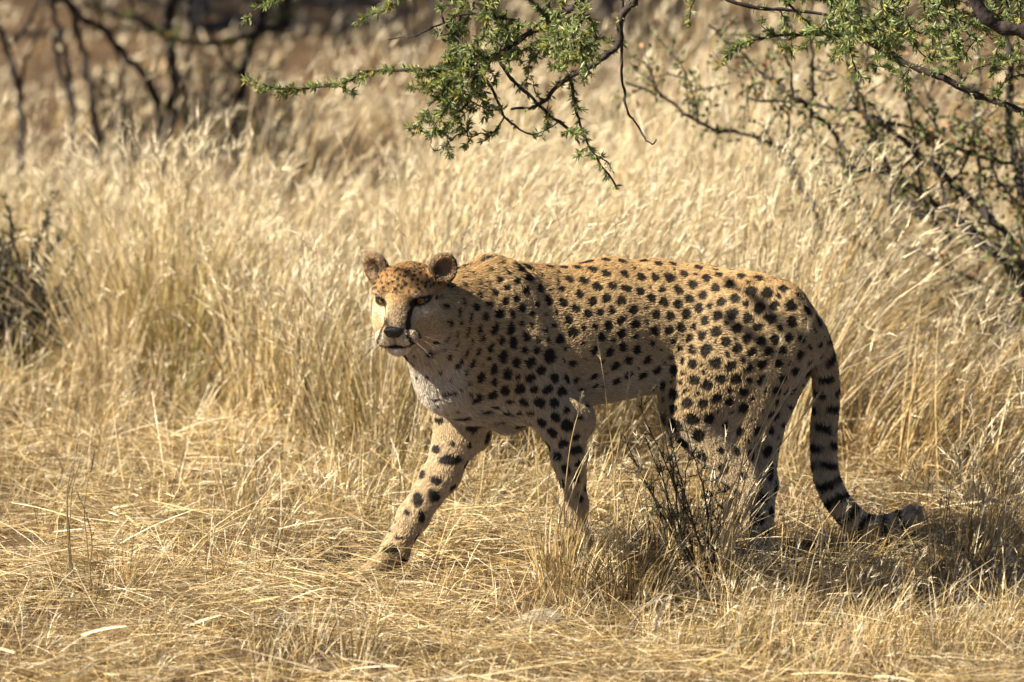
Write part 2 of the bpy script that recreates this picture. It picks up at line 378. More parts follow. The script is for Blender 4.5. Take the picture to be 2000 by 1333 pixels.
for pts, r0, r1, st in [
  ([SB] + PS((1990,560),(1900,470),(1735,342),(1663,333),(1632,270),(1582,216),(1533,180),(1452,117),(1384,50)), .017, .005, LS2),
  ([SB] + PS((2000,500),(1929,405),(1866,351),(1798,288),(1735,243),(1672,211),(1591,198),(1465,193)), .019, .006, LS2),
  ([SB] + PS((1992,414),(1974,351),(1965,270),(1960,135),(1947,45),(1940,-60)), .020, .014, .06),
  (PS((2060,330),(2000,320),(1857,279),(1785,247),(1700,225)), .010, .005, LS2),
  (PS((1860,470),(1812,396),(1798,342),(1776,252),(1758,166),(1745,60)), .009, .004, LS2),
  (PS((1800,430),(1735,342),(1704,270),(1677,202),(1641,112),(1620,20)), .010, .004, LS2),
  (PS((1700,560),(1618,459),(1591,396),(1560,328),(1542,288),(1488,270),(1425,245),(1366,225),(1290,189),(1222,162)), .012, .005, .035),
  (PS((1542,288),(1540,261),(1537,180),(1533,99),(1540,20)), .006, .003, LS2),
  (PS((1591,198),(1587,112),(1580,30)), .008, .004, .03),
  (PS((1850,400),(1838,320),(1830,240),(1826,160),(1840,60)), .008, .003, LS2),
  (PS((1930,440),(1900,330),(1890,240),(1905,150),(1890,40)), .008, .003, LS2),
  (PS((1366,225),(1350,190),(1335,150),(1325,110)), .005, .002, LS2),
  (PS((1290,189),(1275,165),(1268,140)), .004, .002, .03),
  (PS((1672,211),(1690,150),(1700,90),(1690,20)), .006, .003, LS2),
  (PS((1735,243),(1690,300),(1650,345),(1600,350)), .006, .003, LS2),
  (PS((1632,270),(1655,330),(1690,400),(1715,470)), .006, .006, .03),
  (PS((1798,288),(1760,330),(1745,400),(1750,470)), .006, .006, .03),
  (PS((1866,351),(1880,300),(1925,240),(1990,180)), .006, .003, LS2),
  (PS((1452,117),(1475,150),(1480,190)), .004, .002, LS2),
  (PS((2040,470),(1985,400),(1940,330),(1925,280),(1860,230)), .008, .004, LS2),
  (PS((2040,560),(1960,500),(1880,450),(1800,415),(1735,395)), .009, .004, .03),
  (PS((1990,600),(1900,540),(1830,500),(1760,490)), .007, .004, .04),
  (PS((2040,640),(1985,560),(1950,470),(1930,380)), .007, .003, .03),
  (PS((2060,700),(2000,640),(1930,610),(1870,560),(1840,500)), .007, .003, .03),
  (PS((1760,560),(1720,500),(1690,430),(1640,380)), .006, .003, .03),
  (PS((2030,600),(2005,520),(1990,430),(1995,330),(1985,250)), .007, .003, .03)]:
    stem(shrub, SO, pts, r0, r1, st)

# bare thorn trees far behind, in the upper left
def thorn_tree(px, py, Y, label, stems, crown=6, col=(.030, .024, .021)):
    b_ = P(px, py, Y); z_ = float(gz(b_.x, Y)); t = empty('thorn_tree', (b_.x, Y, z_)); O = np.array(t.location); tag(t, label, 'tree', 'thorn trees in the grass behind')
    for pts, r0, r1 in stems:
        r0, r1 = r0*.62, r1*.62
        low_ = [P(pts[0][0], pts[0][1] + 80, Y)] if pts[0][1] > 215 else []
        if low_: low_[0].z = z_ - .02; low_[0].y = Y
        path = wiggle(catmull(low_ + [P(x, y, Y + rng.normal()*.06) for x, y in pts], 6), .005); ac = Acc(); tube(ac, path - O, [r0, (r0 + r1)/2, r1], col, 7, .12); ac.build('stem', M['bark'], t, True)
    al = Acc(); at_ = Acc()
    for k in range(crown):                        # crown: twigs with leaf tufts
        top = np.array(P(*stems[k % len(stems)][0][-1], Y)) + [0, 0, .12]; c0 = top + rng.normal(size=3)*[.55, .5, .25] + [0, 0, .45]
        path = wiggle(catmull([top, (top + c0)/2 + rng.normal(size=3)*.08, c0], 5), .01)
        tube(at_, path - O, [.012, .004], col, 5); acacia_leaves(al, path - O, .020, .9, size=2.4, dull=.6)
    if crown: at_.build('twigs', M['bark'], t, True)['kind'] = 'stuff'; tag(al.build('foliage', M['leaf'], t), kind='stuff')
thorn_tree(36, 250, 5.6, 'slim dark forked thorn tree beside the leaning bare stems', [([(40,300),(36,188),(26,139),(15,86),(0,37),(-30,-60)], .022, .013), ([(15,86),(49,56),(79,4),(110,-60)], .013, .008), ([(37,190),(55,120),(71,67),(95,-20)], .010, .006)], 10)
thorn_tree(190, 230, 5.9, 'thorn tree of several thin leaning stems spreading from the pale grass', [([(150,260),(142,165),(139,135),(120,67),(103,0),(90,-70)], .020, .014), ([(200,260),(187,180),(172,131),(154,75),(127,0),(110,-70)], .022, .014), ([(310,240),(285,154),(247,101),(199,52),(139,4),(80,-50)], .024, .018), ([(240,220),(225,130),(205,60),(185,-40)], .012, .008), ([(140,200),(118,120),(105,70)], .02, .01)], 16)
thorn_tree(322, 250, 6.0, 'thick straight black-trunked thorn tree with dark foliage', [([(318,290),(322,225),(330,169),(337,101),(341,56),(349,0),(352,-90)], .034, .026), ([(372,240),(372,150),(368,60),(372,-60)], .014, .010), ([(337,101),(300,60),(262,20),(240,-60)], .012, .008)], 22)
thorn_tree(457, 250, 6.2, 'leaning dark-trunked thorn tree next to the straight black trunk', [([(450,280),(457,225),(476,150),(487,82),(502,22),(520,-90)], .030, .022), ([(476,150),(430,110),(410,60),(400,-40)], .012, .008), ([(470,170),(520,140),(560,120)], .010, .004)], 22)
# low dark bushes among them
def low_bush(px, py, Y, w, h, label, n=60, dark=1.0):
    b_ = P(px, py, Y); z_ = float(gz(b_.x, Y)); t = empty('low_bush', (b_.x, Y, z_)); O = np.array(t.location); tag(t, label, 'bush', 'low bushes in the grass behind')
    at_ = Acc(); al = Acc()
    for k in range(n):
        e = np.array([b_.x + rng.normal()*w*.5, Y + rng.normal()*w*.35, z_ + h*rng.uniform(.25, 1.0)]); s_ = np.array([b_.x + rng.normal()*w*.12, Y + rng.normal()*.08, z_])
        path = wiggle(catmull([s_, s_*.45 + e*.55 + rng.normal(size=3)*.05, e], 5), .008); tube(at_, path - O, [.007, .002], (.05, .040, .033), 4)
        m0 = al.n; acacia_leaves(al, path[3:] - O, .034, .8, size=1.6, yellow=.05, dull=.8)
    at_.build('stems', M['bark'], t, True)['kind'] = 'stuff'; tag(al.build('foliage', M['leaf'], t), kind='stuff')
low_bush(265, 190, 6.8, .30, .40, 'low twiggy green bush between the two dark thorn trunks', 34)
low_bush(425, 150, 7.0, .34, .50, 'wide dark low bush behind the leaning dark trunk', 46)
low_bush(540, 170, 6.6, .20, .30, 'small dark bush low in the grass next to the leaning trunk', 24)
low_bush(0, 560, 1.95, .24, .55, 'shaded dark bush at the edge of the tall tussocks', 80)
low_bush(1320, 40, 13.5, .6, .9, 'hazy brown bush far back beyond the bare hanging twig', 30)
low_bush(760, 30, 14.0, .7, .9, 'dusky far bush beyond the acacia sprays', 30)
low_bush(1120, -10, 15.0, .8, 1.0, 'dim bush farthest back under the acacia boughs', 30)

# added flat-topped trees, put in so their shade falls across the far grass
def shade_tree(x, y, h_, rw, label, nl=420):
    t = empty('added_shade_tree', (x, y, float(gz(x, y)))); tag(t, label, 'tree', 'added flat-topped trees shading the far grass'); tp = np.array([0, 0, h_*.62])
    ac = Acc(); tube(ac, wiggle(catmull([(0, 0, -.05), (.05, 0, h_*.3), tp], 6), .01), [.12, .09], (.10, .08, .065), 10, .05); ac.build('trunk', M['bark'], t, True)
    for k in range(9):
        a = 2*math.pi*k/9 + rng.normal()*.2; r_ = rw*rng.uniform(.5, .95); e = np.array([r_*math.cos(a), r_*math.sin(a), h_*rng.uniform(.88, 1.0)])
        path = wiggle(catmull([tp*rng.uniform(.75, 1), tp*.5 + e*.5 + [0, 0, -.1], e], 5), .02); ac = Acc(); tube(ac, path, [.05, .012], (.09, .07, .06), 6); o = ac.build('limb', M['bark'], t, True)
        al = Acc(); m = nl; q = path[rng.integers(6, len(path), m)] + rng.normal(size=(m, 3))*[.38, .38, .10]
        leaf_strips(al, q, rng.normal(size=(m, 3))*[1, 1, .35], rng.uniform(.05, .13, m), rng.uniform(.03, .06, m), GREENS[rng.integers(5, size=m)]*.8); tag(al.build('foliage', M['leaf'], o), kind='stuff')
shade_tree(-3.3, 10.2, 3.4, 1.7, 'broad added flat-topped tree shading the far grass')
shade_tree(-3.9, 11.6, 3.6, 2.0, 'farthest added flat-topped shade tree behind the thorn trunks')
shade_tree(.4, 10.6, 3.5, 1.5, 'added flat-topped shade tree far back behind the acacia boughs', 260)
# ------------------------------------------------------------------ grass
STRAW = np.array([(.66, .52, .29), (.58, .42, .19), (.48, .32, .12), (.225, .145, .062), (.70, .60, .41), (.40, .345, .13)])
def straw_col(n, w, jit=.18):
    c = STRAW[rng.choice(len(STRAW), n, p=np.array(w)/np.sum(w))]; return c*rng.uniform(1 - jit, 1 + jit, (n, 1))
def frame_half(y): return .0937*(y - CAMP.y)*1.0
def tuft(acc, cx, cy, n, hgt, spread, lean, w, width=.0028, plume=.35, droop=.5, plen=.16, segs=4, root=.03, plume_col=None, spike=7, heads=None):
    """one tussock: blades fan out from the root; some carry a feathery head"""
    tone = rng.choice([rng.uniform(.40, .80), rng.uniform(.88, 1.25)], p=[.36, .64])
    a = rng.uniform(0, 2*math.pi, n); rr = root*np.sqrt(rng.random(n))
    bx = cx + rr*np.cos(a); by = cy + rr*np.sin(a); base = np.stack([bx, by, gz(bx, by) - .01], 1)
    out = np.stack([np.cos(a), np.sin(a), np.zeros(n)], 1)*rng.uniform(0, spread, (n, 1))
    d0 = out + [0, 0, 1.0] + np.array([lean[0], lean[1], 0])*.35 + rng.normal(size=(n, 3))*.05
    d1 = out*1.5 + np.array([lean[0], lean[1], 0])*1.2 + np.stack([np.zeros(n), np.zeros(n), 1 - droop*rng.random(n)*1.6], 1) + rng.normal(size=(n, 3))*.18
    L = hgt*rng.uniform(.45, 1.05, n)
    c = straw_col(n, w)*tone
    pts, tan = blades(acc, base, d0, d1, L, width*rng.uniform(.6, 1.3, n), c*.92, segs, .25, c)
    m = np.flatnonzero((L > hgt*.70) & (rng.random(n) < plume))
    if len(m):
        k = spike
        tipi = np.repeat(m, k); s_ = rng.uniform(0, 1, len(tipi))
        e = pts[tipi, -1]; tn = tan[tipi, -1]
        b0 = e - tn*(plen*s_)[:, None]*.5 + tn*(plen*.25)
        dd = tn + rng.normal(size=(len(tipi), 3))*.32
        pc = np.array(plume_col if plume_col is not None else (.82, .70, .47))*min(tone, 1.05)*rng.uniform(.85, 1.12, (len(tipi), 1))
        blades(heads if heads is not None else acc, b0, dd, dd + [0, 0, -.2], rng.uniform(.020, .055, len(tipi))*plen/.16, width*.85, pc, 1, .2)
# tall standing grass behind: one mass nobody could count
PALE = (.36, .24, .10, .04, .24, .02); GOLD = (.2, .26, .22, .08, .10, .14); BROWN = (.18, .26, .20, .22, .10, .04); GREENISH = (.2, .2, .15, .05, .08, .32)
DARKW = (.03, .15, .25, .50, .05, .02)
tall = Acc()
def front_edge(x):
    """where the tall grass begins, as depth"""
    return np.interp(x, [-1.6, -1.1, -.75, -.45, -.1, .4, .8, 1.3, 1.8], [2.2, 1.8, 1.45, .62, .62, .75, .50, .25, .2])
rows = []
yy = .15
while yy < 17:
    gap = .085 + .012*max(0, yy - 1) + (.03 if yy > 6 else 0)
    hw_ = frame_half(yy) + .35
    for x in np.arange(-hw_, hw_, gap*1.15):
        rows.append((x + rng.normal()*gap*.4, yy + rng.normal()*gap*.4))
    yy += gap*1.35
for x, y in rows:
    if y < front_edge(x) + rng.normal()*.05 + .22*math.sin(6.1*x + 2)*math.sin(9.7*x): continue
    if x < -1.12 and y < 2.5: continue
    if rng.random() < .10 + .14*(math.sin(5.1*x + 2*y)*math.sin(4.3*y - 2.2*x) > .35): continue
    cl_ = math.sin(7.3*x + 2.9*y + 1.5*math.sin(2.2*y))*math.sin(4.4*y - 3.1*x + 1.2*math.sin(5*x)) + .35*math.sin(15*x - 3*y)
    if y < 8 and cl_ < -.30 and rng.random() < .85: continue
    patch = math.sin(1.9*x + .8*y)*math.sin(1.3*y - .9*x + 1)
    right = x > .065*(y + 12.8)*.9
    if right: w, h_, ln, dr = BROWN, .50 + .12*rng.random(), (.55, 0), .9
    elif x < -.40 and y < 3.2: w, h_, ln, dr = (GREENISH if patch > .0 else GOLD), .46 + .14*rng.random(), (.10, 0), .45
    else: w, h_, ln, dr = PALE, .66 + .20*rng.random(), (.34, 0), .5
    if y > 4.2: h_ *= np.interp(y, [4.2, 6, 8, 12], [.75, .5, .42, .5]); w = DARKW if y > 8 else BROWN if patch > .1 else w
    h_ *= rng.uniform(.75, 1.12)*(1 + .22*max(-1, min(1, cl_)))
    if x < -.35 and y > 3.4: h_ = .14 + .1*rng.random()
    if x > -.3 and y < 1.4: h_ *= .75
    n = int((46 if y < 4 else 24 if y < 9 else 13)*rng.uniform(.6, 1.4))
    tuft(tall, x, y, n, h_*(1 + .2*patch), .28, (ln[0]*rng.uniform(.4, 1.4), rng.normal()*.15), w, width=(.0029 if y < 4 else .0060 if y < 9 else .0095), plume=.6 if not right else .3, droop=dr, segs=4 if y < 4 else 3, root=.045 if y < 4 else .07, spike=8 if y < 4 else 5)
tag(tall.build('tall_grass', M['straw']), 'pale dry tall grass standing in a mass behind the cheetah', 'grass', kind='stuff')
# trampled straw lying over the ground
lit = Acc()
def straw_mat(n, x0, x1, y0, y1, zmax, Lr, W, w, az=None, azs=1.0, segs=3, tilt=.16):
    x = rng.uniform(x0, x1, n); y = rng.uniform(y0, y1, n)
    pn = np.sin(5.3*x + 2.1*y + 1.3*np.sin(3.1*y))*np.sin(4.9*y - 2.7*x + 1.7*np.sin(2.6*x)) + .5*np.sin(13*x + 3*y)*np.sin(11*y - 4*x)
    hol = np.exp(-(((x - .95)/.34)**2 + ((y + .85)/.17)**2))  # straw thinned here so bare dark soil adds to the shade
    keep = (np.abs(x) < frame_half(y) + .25) & (rng.random(n) < .42 + .56*pn - .75*hol); keep &= (np.hypot((x + .305)/1.25, (y + .67)/.8) > .075); x, y, pn = x[keep], y[keep], pn[keep]; n = len(x)
    pawd = np.minimum(np.hypot((x + .300)/1.0, (y + .66)/.8), np.hypot(x - .13, (y + .74)/.8)); low = np.clip((pawd - .09)/.10, 0, 1)
    z = gz(x, y) + (zmax + .045*np.clip(pn, 0, 1.2))*low*rng.random(n)**1.4 - .004
    a = rng.uniform(0, 2*math.pi, n) if az is None else az(x, y) + rng.normal(size=n)*azs
    el = np.abs(rng.normal(size=n))*tilt*low
    d0 = np.stack([np.cos(a)*np.cos(el), np.sin(a)*np.cos(el), np.sin(el)], 1)
    a2 = a + rng.normal(size=n)*.28; e2 = el - rng.uniform(.05, .4, n)
    d1 = np.stack([np.cos(a2)*np.cos(e2), np.sin(a2)*np.cos(e2), np.sin(e2)], 1)
    L = rng.uniform(*Lr, n); W_ = W*rng.uniform(.55, 1.4, n)
    c = straw_col(n, w, .25)
    patch = np.sin(4.1*x + 1.3*y)*np.sin(3.3*y - 1.9*x + .7); c = c*(1 + .12*patch[:, None])
    blades(lit, np.stack([x, y, z], 1), d0, d1, L, W_, c, segs, .4)
flow = lambda x, y: .35*np.sin(2.3*x + 1.1*y) + .25*np.sin(3.7*y - 1.3*x) + np.where(rng.random(len(x)) < .5, 0, math.pi)
MIXD = (.26, .24, .15, .22, .18, .03)
straw_mat(130000, -1.7, 1.7, -2.1, 2.6, .022, (.03, .13), .0013, (.04, .14, .22, .52, .04, .04))  # mostly brown bottom layer; shade of the gaps put into its colour
straw_mat(120000, -1.7, 1.7, -2.1, 2.6, .050, (.05, .19), .0011, MIXD, flow, .75, 3, .28)
straw_mat(9000, -1.7, 1.7, -2.1, 2.4, .075, (.08, .26), .0018, (.34, .26, .10, .04, .26, .0), flow, .7, 4, .35)  # paler strands on top, straw highlights put into their colour
straw_mat(1100, -1.7, 1.7, -2.1, 2.0, .08, (.04, .12), .0050, (.34, .2, .10, .02, .34, .0), None, 1, 3, .3)
# chaff and broken bits
straw_mat(60000, -1.6, 1.6, -2.0, 1.2, .030, (.012, .04), .0028, (.22, .22, .2, .2, .14, .02), None, 1, 1, .4)
tag(lit.build('straw_litter', M['straw']), 'trampled dry straw lying matted over the ground', 'straw', kind='stuff')
# short stubble standing up through the straw
stub = Acc()
for k in range(1300):
    y = rng.uniform(-2.0, 1.4); x = rng.uniform(-1, 1)*(frame_half(y) + .1)
    if -.75 < y < -.4 and -.5 < x < .0: continue
    if x < -.2 and rng.random() < .45 and y > -1.3: continue
    tuft(stub, x, y, rng.integers(5, 16), rng.uniform(.06, .17)*(1.25 if x > .4 else 1), .5, (.2, 0), GOLD if rng.random() < .5 else BROWN, width=.0019, plume=.15, droop=.6, plen=.05, segs=3, root=.025)
for k in range(420):
    y = rng.uniform(-1.6, .2); x = rng.uniform(.42, 1.3)
    if y > -.9 and x < 1.0 and rng.random() < .88: continue
    if y < -.95 and rng.random() < .4: continue
    tuft(stub, x, y, rng.integers(6, 14), rng.uniform(.12, .27), .45, (.25, 0), BROWN if rng.random() < .6 else GOLD, width=.0019, plume=.35, droop=.6, plen=.06, segs=3, root=.03, spike=6)
for k in range(520):                        # the ragged margin between the straw and the tall grass
    x = rng.uniform(-1.75, .2); y = float(front_edge(x)) - abs(rng.normal())*.75 + .15
    if x > -.5 and y < -.1: continue
    tuft(stub, x, y, rng.integers(8, 22), rng.uniform(.09, .34), .55, (.15, 0), (GREENISH, GOLD, PALE, BROWN)[rng.integers(4)], width=.0024, plume=.35, droop=.7, plen=.07, segs=3, root=.035, spike=6)
for k in range(620):                        # low tangles in the trampled straw
    y = rng.uniform(-2.0, 1.2); x = rng.uniform(-1, 1)*(frame_half(y) + .1)
    if math.hypot((x + .305)/1.3, y + .66) < .16: continue
    tuft(stub, x, y, rng.integers(10, 26), rng.uniform(.05, .13), 1.3, (.1, 0), (MIXD, BROWN, PALE)[rng.integers(3)], width=.0017, plume=0, droop=1.0, segs=3, root=.05)
tag(stub.build('grass_stubble', M['straw']), 'short dry stubble standing up through the straw', 'grass', kind='stuff')
# ------------------------------------------------------------------ the cheetah
H = 0.0036
G0 = np.array([P(690, 900, -0.6).x, -1.04, -0.035]); G1 = np.array([P(1800, 900, -0.5).x, -0.22, 0.775])
GN = np.ceil((G1 - G0)/H).astype(int)
field = np.full(GN, 0.2, np.float32); pid = np.full(GN, -1, np.int16)
PR = []                                   # (region, axis) of every primitive
def region_box(lo, hi):
    a = np.clip(np.floor((lo - G0)/H).astype(int), 0, GN); b = np.clip(np.ceil((hi - G0)/H).astype(int) + 1, 0, GN)
    return a, b
def coords(a, b):
    ax = [(G0[i] + H*np.arange(a[i], b[i])).astype(np.float32) for i in range(3)]
    return ax[0][:, None, None], ax[1][None, :, None], ax[2][None, None, :]
def blend(a, b, d, k, region, axis, cut=False):
    sl = (slice(a[0], b[0]), slice(a[1], b[1]), slice(a[2], b[2]))
    f = field[sl]
    if cut:
        d = -d; h = np.clip(0.5 - 0.5*(d - f)/(-k), 0, 1) if False else None
        g = np.maximum(f, d); e = np.maximum(k - np.abs(f - d), 0)/k; g = g + e*e*k*0.25
        field[sl] = g; return
    PR.append((region, np.array(axis, float)))
    p = pid[sl]; p[d < f] = len(PR) - 1
    e = np.maximum(k - np.abs(f - d), 0)/k
    field[sl] = np.minimum(f, d) - e*e*k*0.25
def cone(A, B, ra, rb, lat=None, region='torso', k=0.03, axis=None):
    """tube from A to B with an elliptic section: ra = (in the leg's plane, sideways) at A, rb at B"""
    A = np.array(A, float); B = np.array(B, float)
    ra = np.array(ra if np.ndim(ra) else (ra, ra), float); rb = np.array(rb if np.ndim(rb) else (rb, rb), float)
    ax = B - A; Ln = np.linalg.norm(ax); ax = ax/Ln
    lat = np.array([0, 1, 0.]) if lat is None else np.array(lat, float)
    lat = lat - ax*lat.dot(ax); lat /= np.linalg.norm(lat); inp = np.cross(ax, lat)
    mr = max(ra.max(), rb.max()) + k + 0.012
    a, b = region_box(np.minimum(A, B) - mr, np.maximum(A, B) + mr)
    X, Y, Z = coords(a, b)
    x, y, z = X - A[0], Y - A[1], Z - A[2]
    w = x*ax[0] + y*ax[1] + z*ax[2]; u = x*inp[0] + y*inp[1] + z*inp[2]; v = x*lat[0] + y*lat[1] + z*lat[2]
    t = np.clip(w/Ln, 0, 1); t = t*t*(3 - 2*t)*0.35 + t*0.65
    r1 = ra[0] + (rb[0] - ra[0])*t; r2 = ra[1] + (rb[1] - ra[1])*t; r3 = np.minimum(r1, r2)
    over = w - np.clip(w, 0, Ln)
    k0 = np.sqrt((u/r1)**2 + (v/r2)**2 + (over/r3)**2); k1 = np.sqrt((u/r1**2)**2 + (v/r2**2)**2 + (over/r3**2)**2) + 1e-6
    blend(a, b, k0*(k0 - 1)/k1, k, region, ax if axis is None else axis)
def ball(c, r, Rm=None, region='torso', k=0.02, axis=(1, 0, 0), cut=False):
    """ellipsoid with radii r; Rm turns its axes"""
    c = np.array(c, float); r = np.array(r if np.ndim(r) else (r, r, r), float)
    Rm = np.eye(3) if Rm is None else np.array(Rm)
    ext = np.abs(Rm) @ r + k + 0.012
    a, b = region_box(c - ext, c + ext); X, Y, Z = coords(a, b)
    x, y, z = X - c[0], Y - c[1], Z - c[2]
    q = [x*Rm[0, i] + y*Rm[1, i] + z*Rm[2, i] for i in range(3)]
    k0 = np.sqrt(sum((q[i]/r[i])**2 for i in range(3))); k1 = np.sqrt(sum((q[i]/r[i]**2)**2 for i in range(3))) + 1e-6
    blend(a, b, k0*(k0 - 1)/k1, k, region, axis, cut)
S = 1/868.0                               # metres per photograph pixel at the animal
# trunk: top edge, bottom edge, depth of the middle, half width
tr = [(1586,618, 1556,706,-.475,.058), (1530,552, 1500,730,-.472,.088), (1455,530, 1425,745,-.462,.098), (1375,514, 1350,752,-.452,.100),
      (1280,503, 1268,756,-.455,.110), (1185,505, 1185,772,-.485,.118), (1095,525, 1105,793,-.53,.118), (1010,516, 1010,815,-.585,.108),
      (945,510, 925,800,-.635,.092), (905,533, 880,765,-.675,.078)]
cen, ups, hws, rin = [], [], [], []
for xt, yt, xb, yb, Yc, hw in tr:
    a_, b_ = np.array(P(xt, yt + 7, Yc)), np.array(P(xb, yb, Yc)); cen.append((a_ + b_)/2); rin.append(np.linalg.norm(a_ - b_)/2); hws.append(hw)
for i in range(len(tr) - 1):
    ax_ = cen[i + 1] - cen[i]; lat_ = np.cross(ax_, [0, 0, 1.0])
    cone(cen[i], cen[i + 1], (rin[i]*0.97, hws[i]), (rin[i + 1]*0.97, hws[i + 1]), lat_, 'torso', 0.035, -ax_/np.linalg.norm(ax_))
# withers, keel of the chest, loin
cone(P(955, 556, -.63), P(1060, 572, -.555), .040, .036, None, 'torso', 0.04, (1, 0, -.1))
cone(P(1060, 570, -.555), P(1200, 545, -.48), .036, .034, None, 'torso', 0.04, (1, 0, 0))
cone(P(875, 740, -.68), P(985, 795, -.61), .055, .050, None, 'torso', 0.04, (1, 0, -.3))
# neck
cone(P(892, 572, -.70), P(945, 550, -.645), .038, .038, None, 'neck', 0.04, (1, .5, -.1))
HC = np.array(P(797, 598, -.800))         # middle of the skull
cone(P(905, 640, -.665), P(840, 622, -.755), (.112, .080), (.082, .074), (.45, .9, 0), 'neck', 0.05, (1, .5, -.15))
cone(P(840, 622, -.755), HC + [0.012, 0.03, -.01], (.082, .074), (.066, .066), (.45, .9, 0), 'neck', 0.03, (1, .6, -.1))
cone(P(846, 665, -.745), P(880, 740, -.68), (.060, .06), (.070, .07), (.45, .9, 0), 'neck', 0.05, (.5, .3, -.8))
# near (left) shoulder and foreleg
ball(P(985, 610, -.655), (.062, .040, .105), None, 'torso', .05, (.6, .2, -.6))
ball(P(1000, 720, -.662), (.085, .045, .085), None, 'torso', .05, (.5, .1, -.8))
cone(P(985, 690, -.662), P(1098, 812, -.674), (.080, .046), (.058, .044), None, 'foreleg', .04, (.2, 0, -1))
cone(P(1098, 812, -.674), P(1112, 890, -.682), (.054, .042), (.036, .034), None, 'foreleg', .03)
cone(P(1112, 890, -.682), P(1122, 985, -.688), (.036, .032), (.025, .025), None, 'foreleg', .02)
ball(P(1140, 822, -.676), (.024, .026, .032), None, 'foreleg', .025, (0, 0, -1))
cone(P(1122, 985, -.688), P(1128, 1050, -.690), (.025, .025), (.024, .027), None, 'foreleg', .02)
def paw(back, front, wide, region, lat):
    back = np.array(back); front = np.array(front); ax_ = front - back; Ln = np.linalg.norm(ax_); ax_ /= Ln
    lat = np.array(lat, float); lat -= ax_*lat.dot(ax_); lat /= np.linalg.norm(lat)
    cone(back, back + ax_*Ln*.55, (.024, wide*.8), (.020, wide), lat, region, .02)
    for j, s in enumerate((-1.05, -.36, .36, 1.05)):
        ln = Ln*(.80 if abs(s) > 1 else .98)
        c0 = back + ax_*Ln*.45 + lat*s*wide*.62 + [0, 0, .004]; c1 = back + ax_*ln + lat*s*wide*.80 - [0, 0, .004]
        cone(c0, c1, .0125, .0135, lat, region, .006)
paw(P(1130, 1062, -.695), P(1082, 1082, -.745), .030, 'foreleg', (.5, -.85, 0))
# far (right) foreleg reaching forward
cone(P(868, 715, -.605), P(900, 838, -.580), (.074, .046), (.056, .042), (.5, .85, 0), 'foreleg', .04, (.1, 0, -1))
ball(P(936, 850, -.570), (.024, .024, .030), None, 'foreleg', .025, (0, 0, -1))
cone(P(897, 845, -.580), P(862, 925, -.585), (.052, .041), (.040, .036), (.5, .85, 0), 'foreleg', .03)
cone(P(862, 925, -.585), P(808, 1008, -.595), (.040, .035), (.031, .029), (.5, .85, 0), 'foreleg', .02)
cone(P(808, 1008, -.595), P(772, 1070, -.605), (.031, .029), (.029, .029), (.5, .85, 0), 'foreleg', .02)
ball(P(822, 1012, -.590), (.012, .014, .020), None, 'foreleg', .012, (-.4, 0, -1))
paw(P(775, 1084, -.605), P(708, 1118, -.655), .033, 'foreleg', (.45, .9, 0))
# near (left) hind leg, lifting
ball(P(1470, 640, -.500), (.118, .066, .112), None, 'thigh', .05, (.1, 0, -1))
ball(P(1405, 735, -.512), (.128, .060, .108), [[.85, 0, .53], [0, 1, 0], [-.53, 0, .85]], 'thigh', .04, (-.2, 0, -1))
cone(P(1455, 650, -.505), P(1338, 800, -.520), (.110, .060), (.062, .046), None, 'thigh', .04, (-.3, 0, -1))
cone(P(1548, 655, -.505), P(1462, 838, -.515), (.058, .050), (.034, .034), None, 'thigh', .04, (-.2, 0, -1))
cone(P(1345, 815, -.525), P(1455, 952, -.535), (.056, .044), (.029, .026), None, 'hindleg', .035)
cone(P(1445, 845, -.505), P(1468, 950, -.535), (.026, .022), (.016, .018), None, 'hindleg', .03)
ball(P(1464, 957, -.535), (.022, .020, .026), None, 'hindleg', .015, (0, 0, -1))
cone(P(1455, 965, -.535), P(1404, 1060, -.560), (.025, .024), (.022, .025), None, 'hindleg', .015)
paw(P(1402, 1072, -.562), P(1350, 1098, -.590), .029, 'hindleg', (.3, .95, 0))
# far (right) hind leg, standing
ball(P(1510, 660, -.415), (.085, .058, .125), None, 'thigh', .04, (.1, 0, -1))
cone(P(1530, 690, -.415), P(1484, 850, -.420), (.074, .052), (.044, .042), None, 'thigh', .03, (-.1, 0, -1))
cone(P(1480, 838, -.405), P(1492, 945, -.425), (.048, .040), (.028, .027), None, 'hindleg', .025)
ball(P(1500, 945, -.425), (.020, .020, .026), None, 'hindleg', .015, (0, 0, -1))
cone(P(1492, 955, -.428), P(1484, 1075, -.475), (.026, .025), (.026, .027), None, 'hindleg', .012)
paw(P(1486, 1082, -.472), P(1446, 1112, -.535), .030, 'hindleg', (.75, -.6, 0))
# tail
TAIL = catmull([P(*q) for q in [(1530,600,-.47),(1578,640,-.465),(1604,695,-.45),(1614,765,-.41),(1609,850,-.405),(1613,925,-.40),(1640,985,-.395),(1688,1028,-.39),(1738,1030,-.385),(1778,1008,-.38)]], 4)
tl = np.linspace(0, 1, len(TAIL)); TR = np.interp(tl, [0,.08,.2,.4,.6,.8,.93,1], [.039,.033,.027,.026,.025,.025,.024,.008])
for i in range(len(TAIL) - 1):
    cone(TAIL[i], TAIL[i + 1], TR[i], TR[i + 1], None, 'tail', .006)
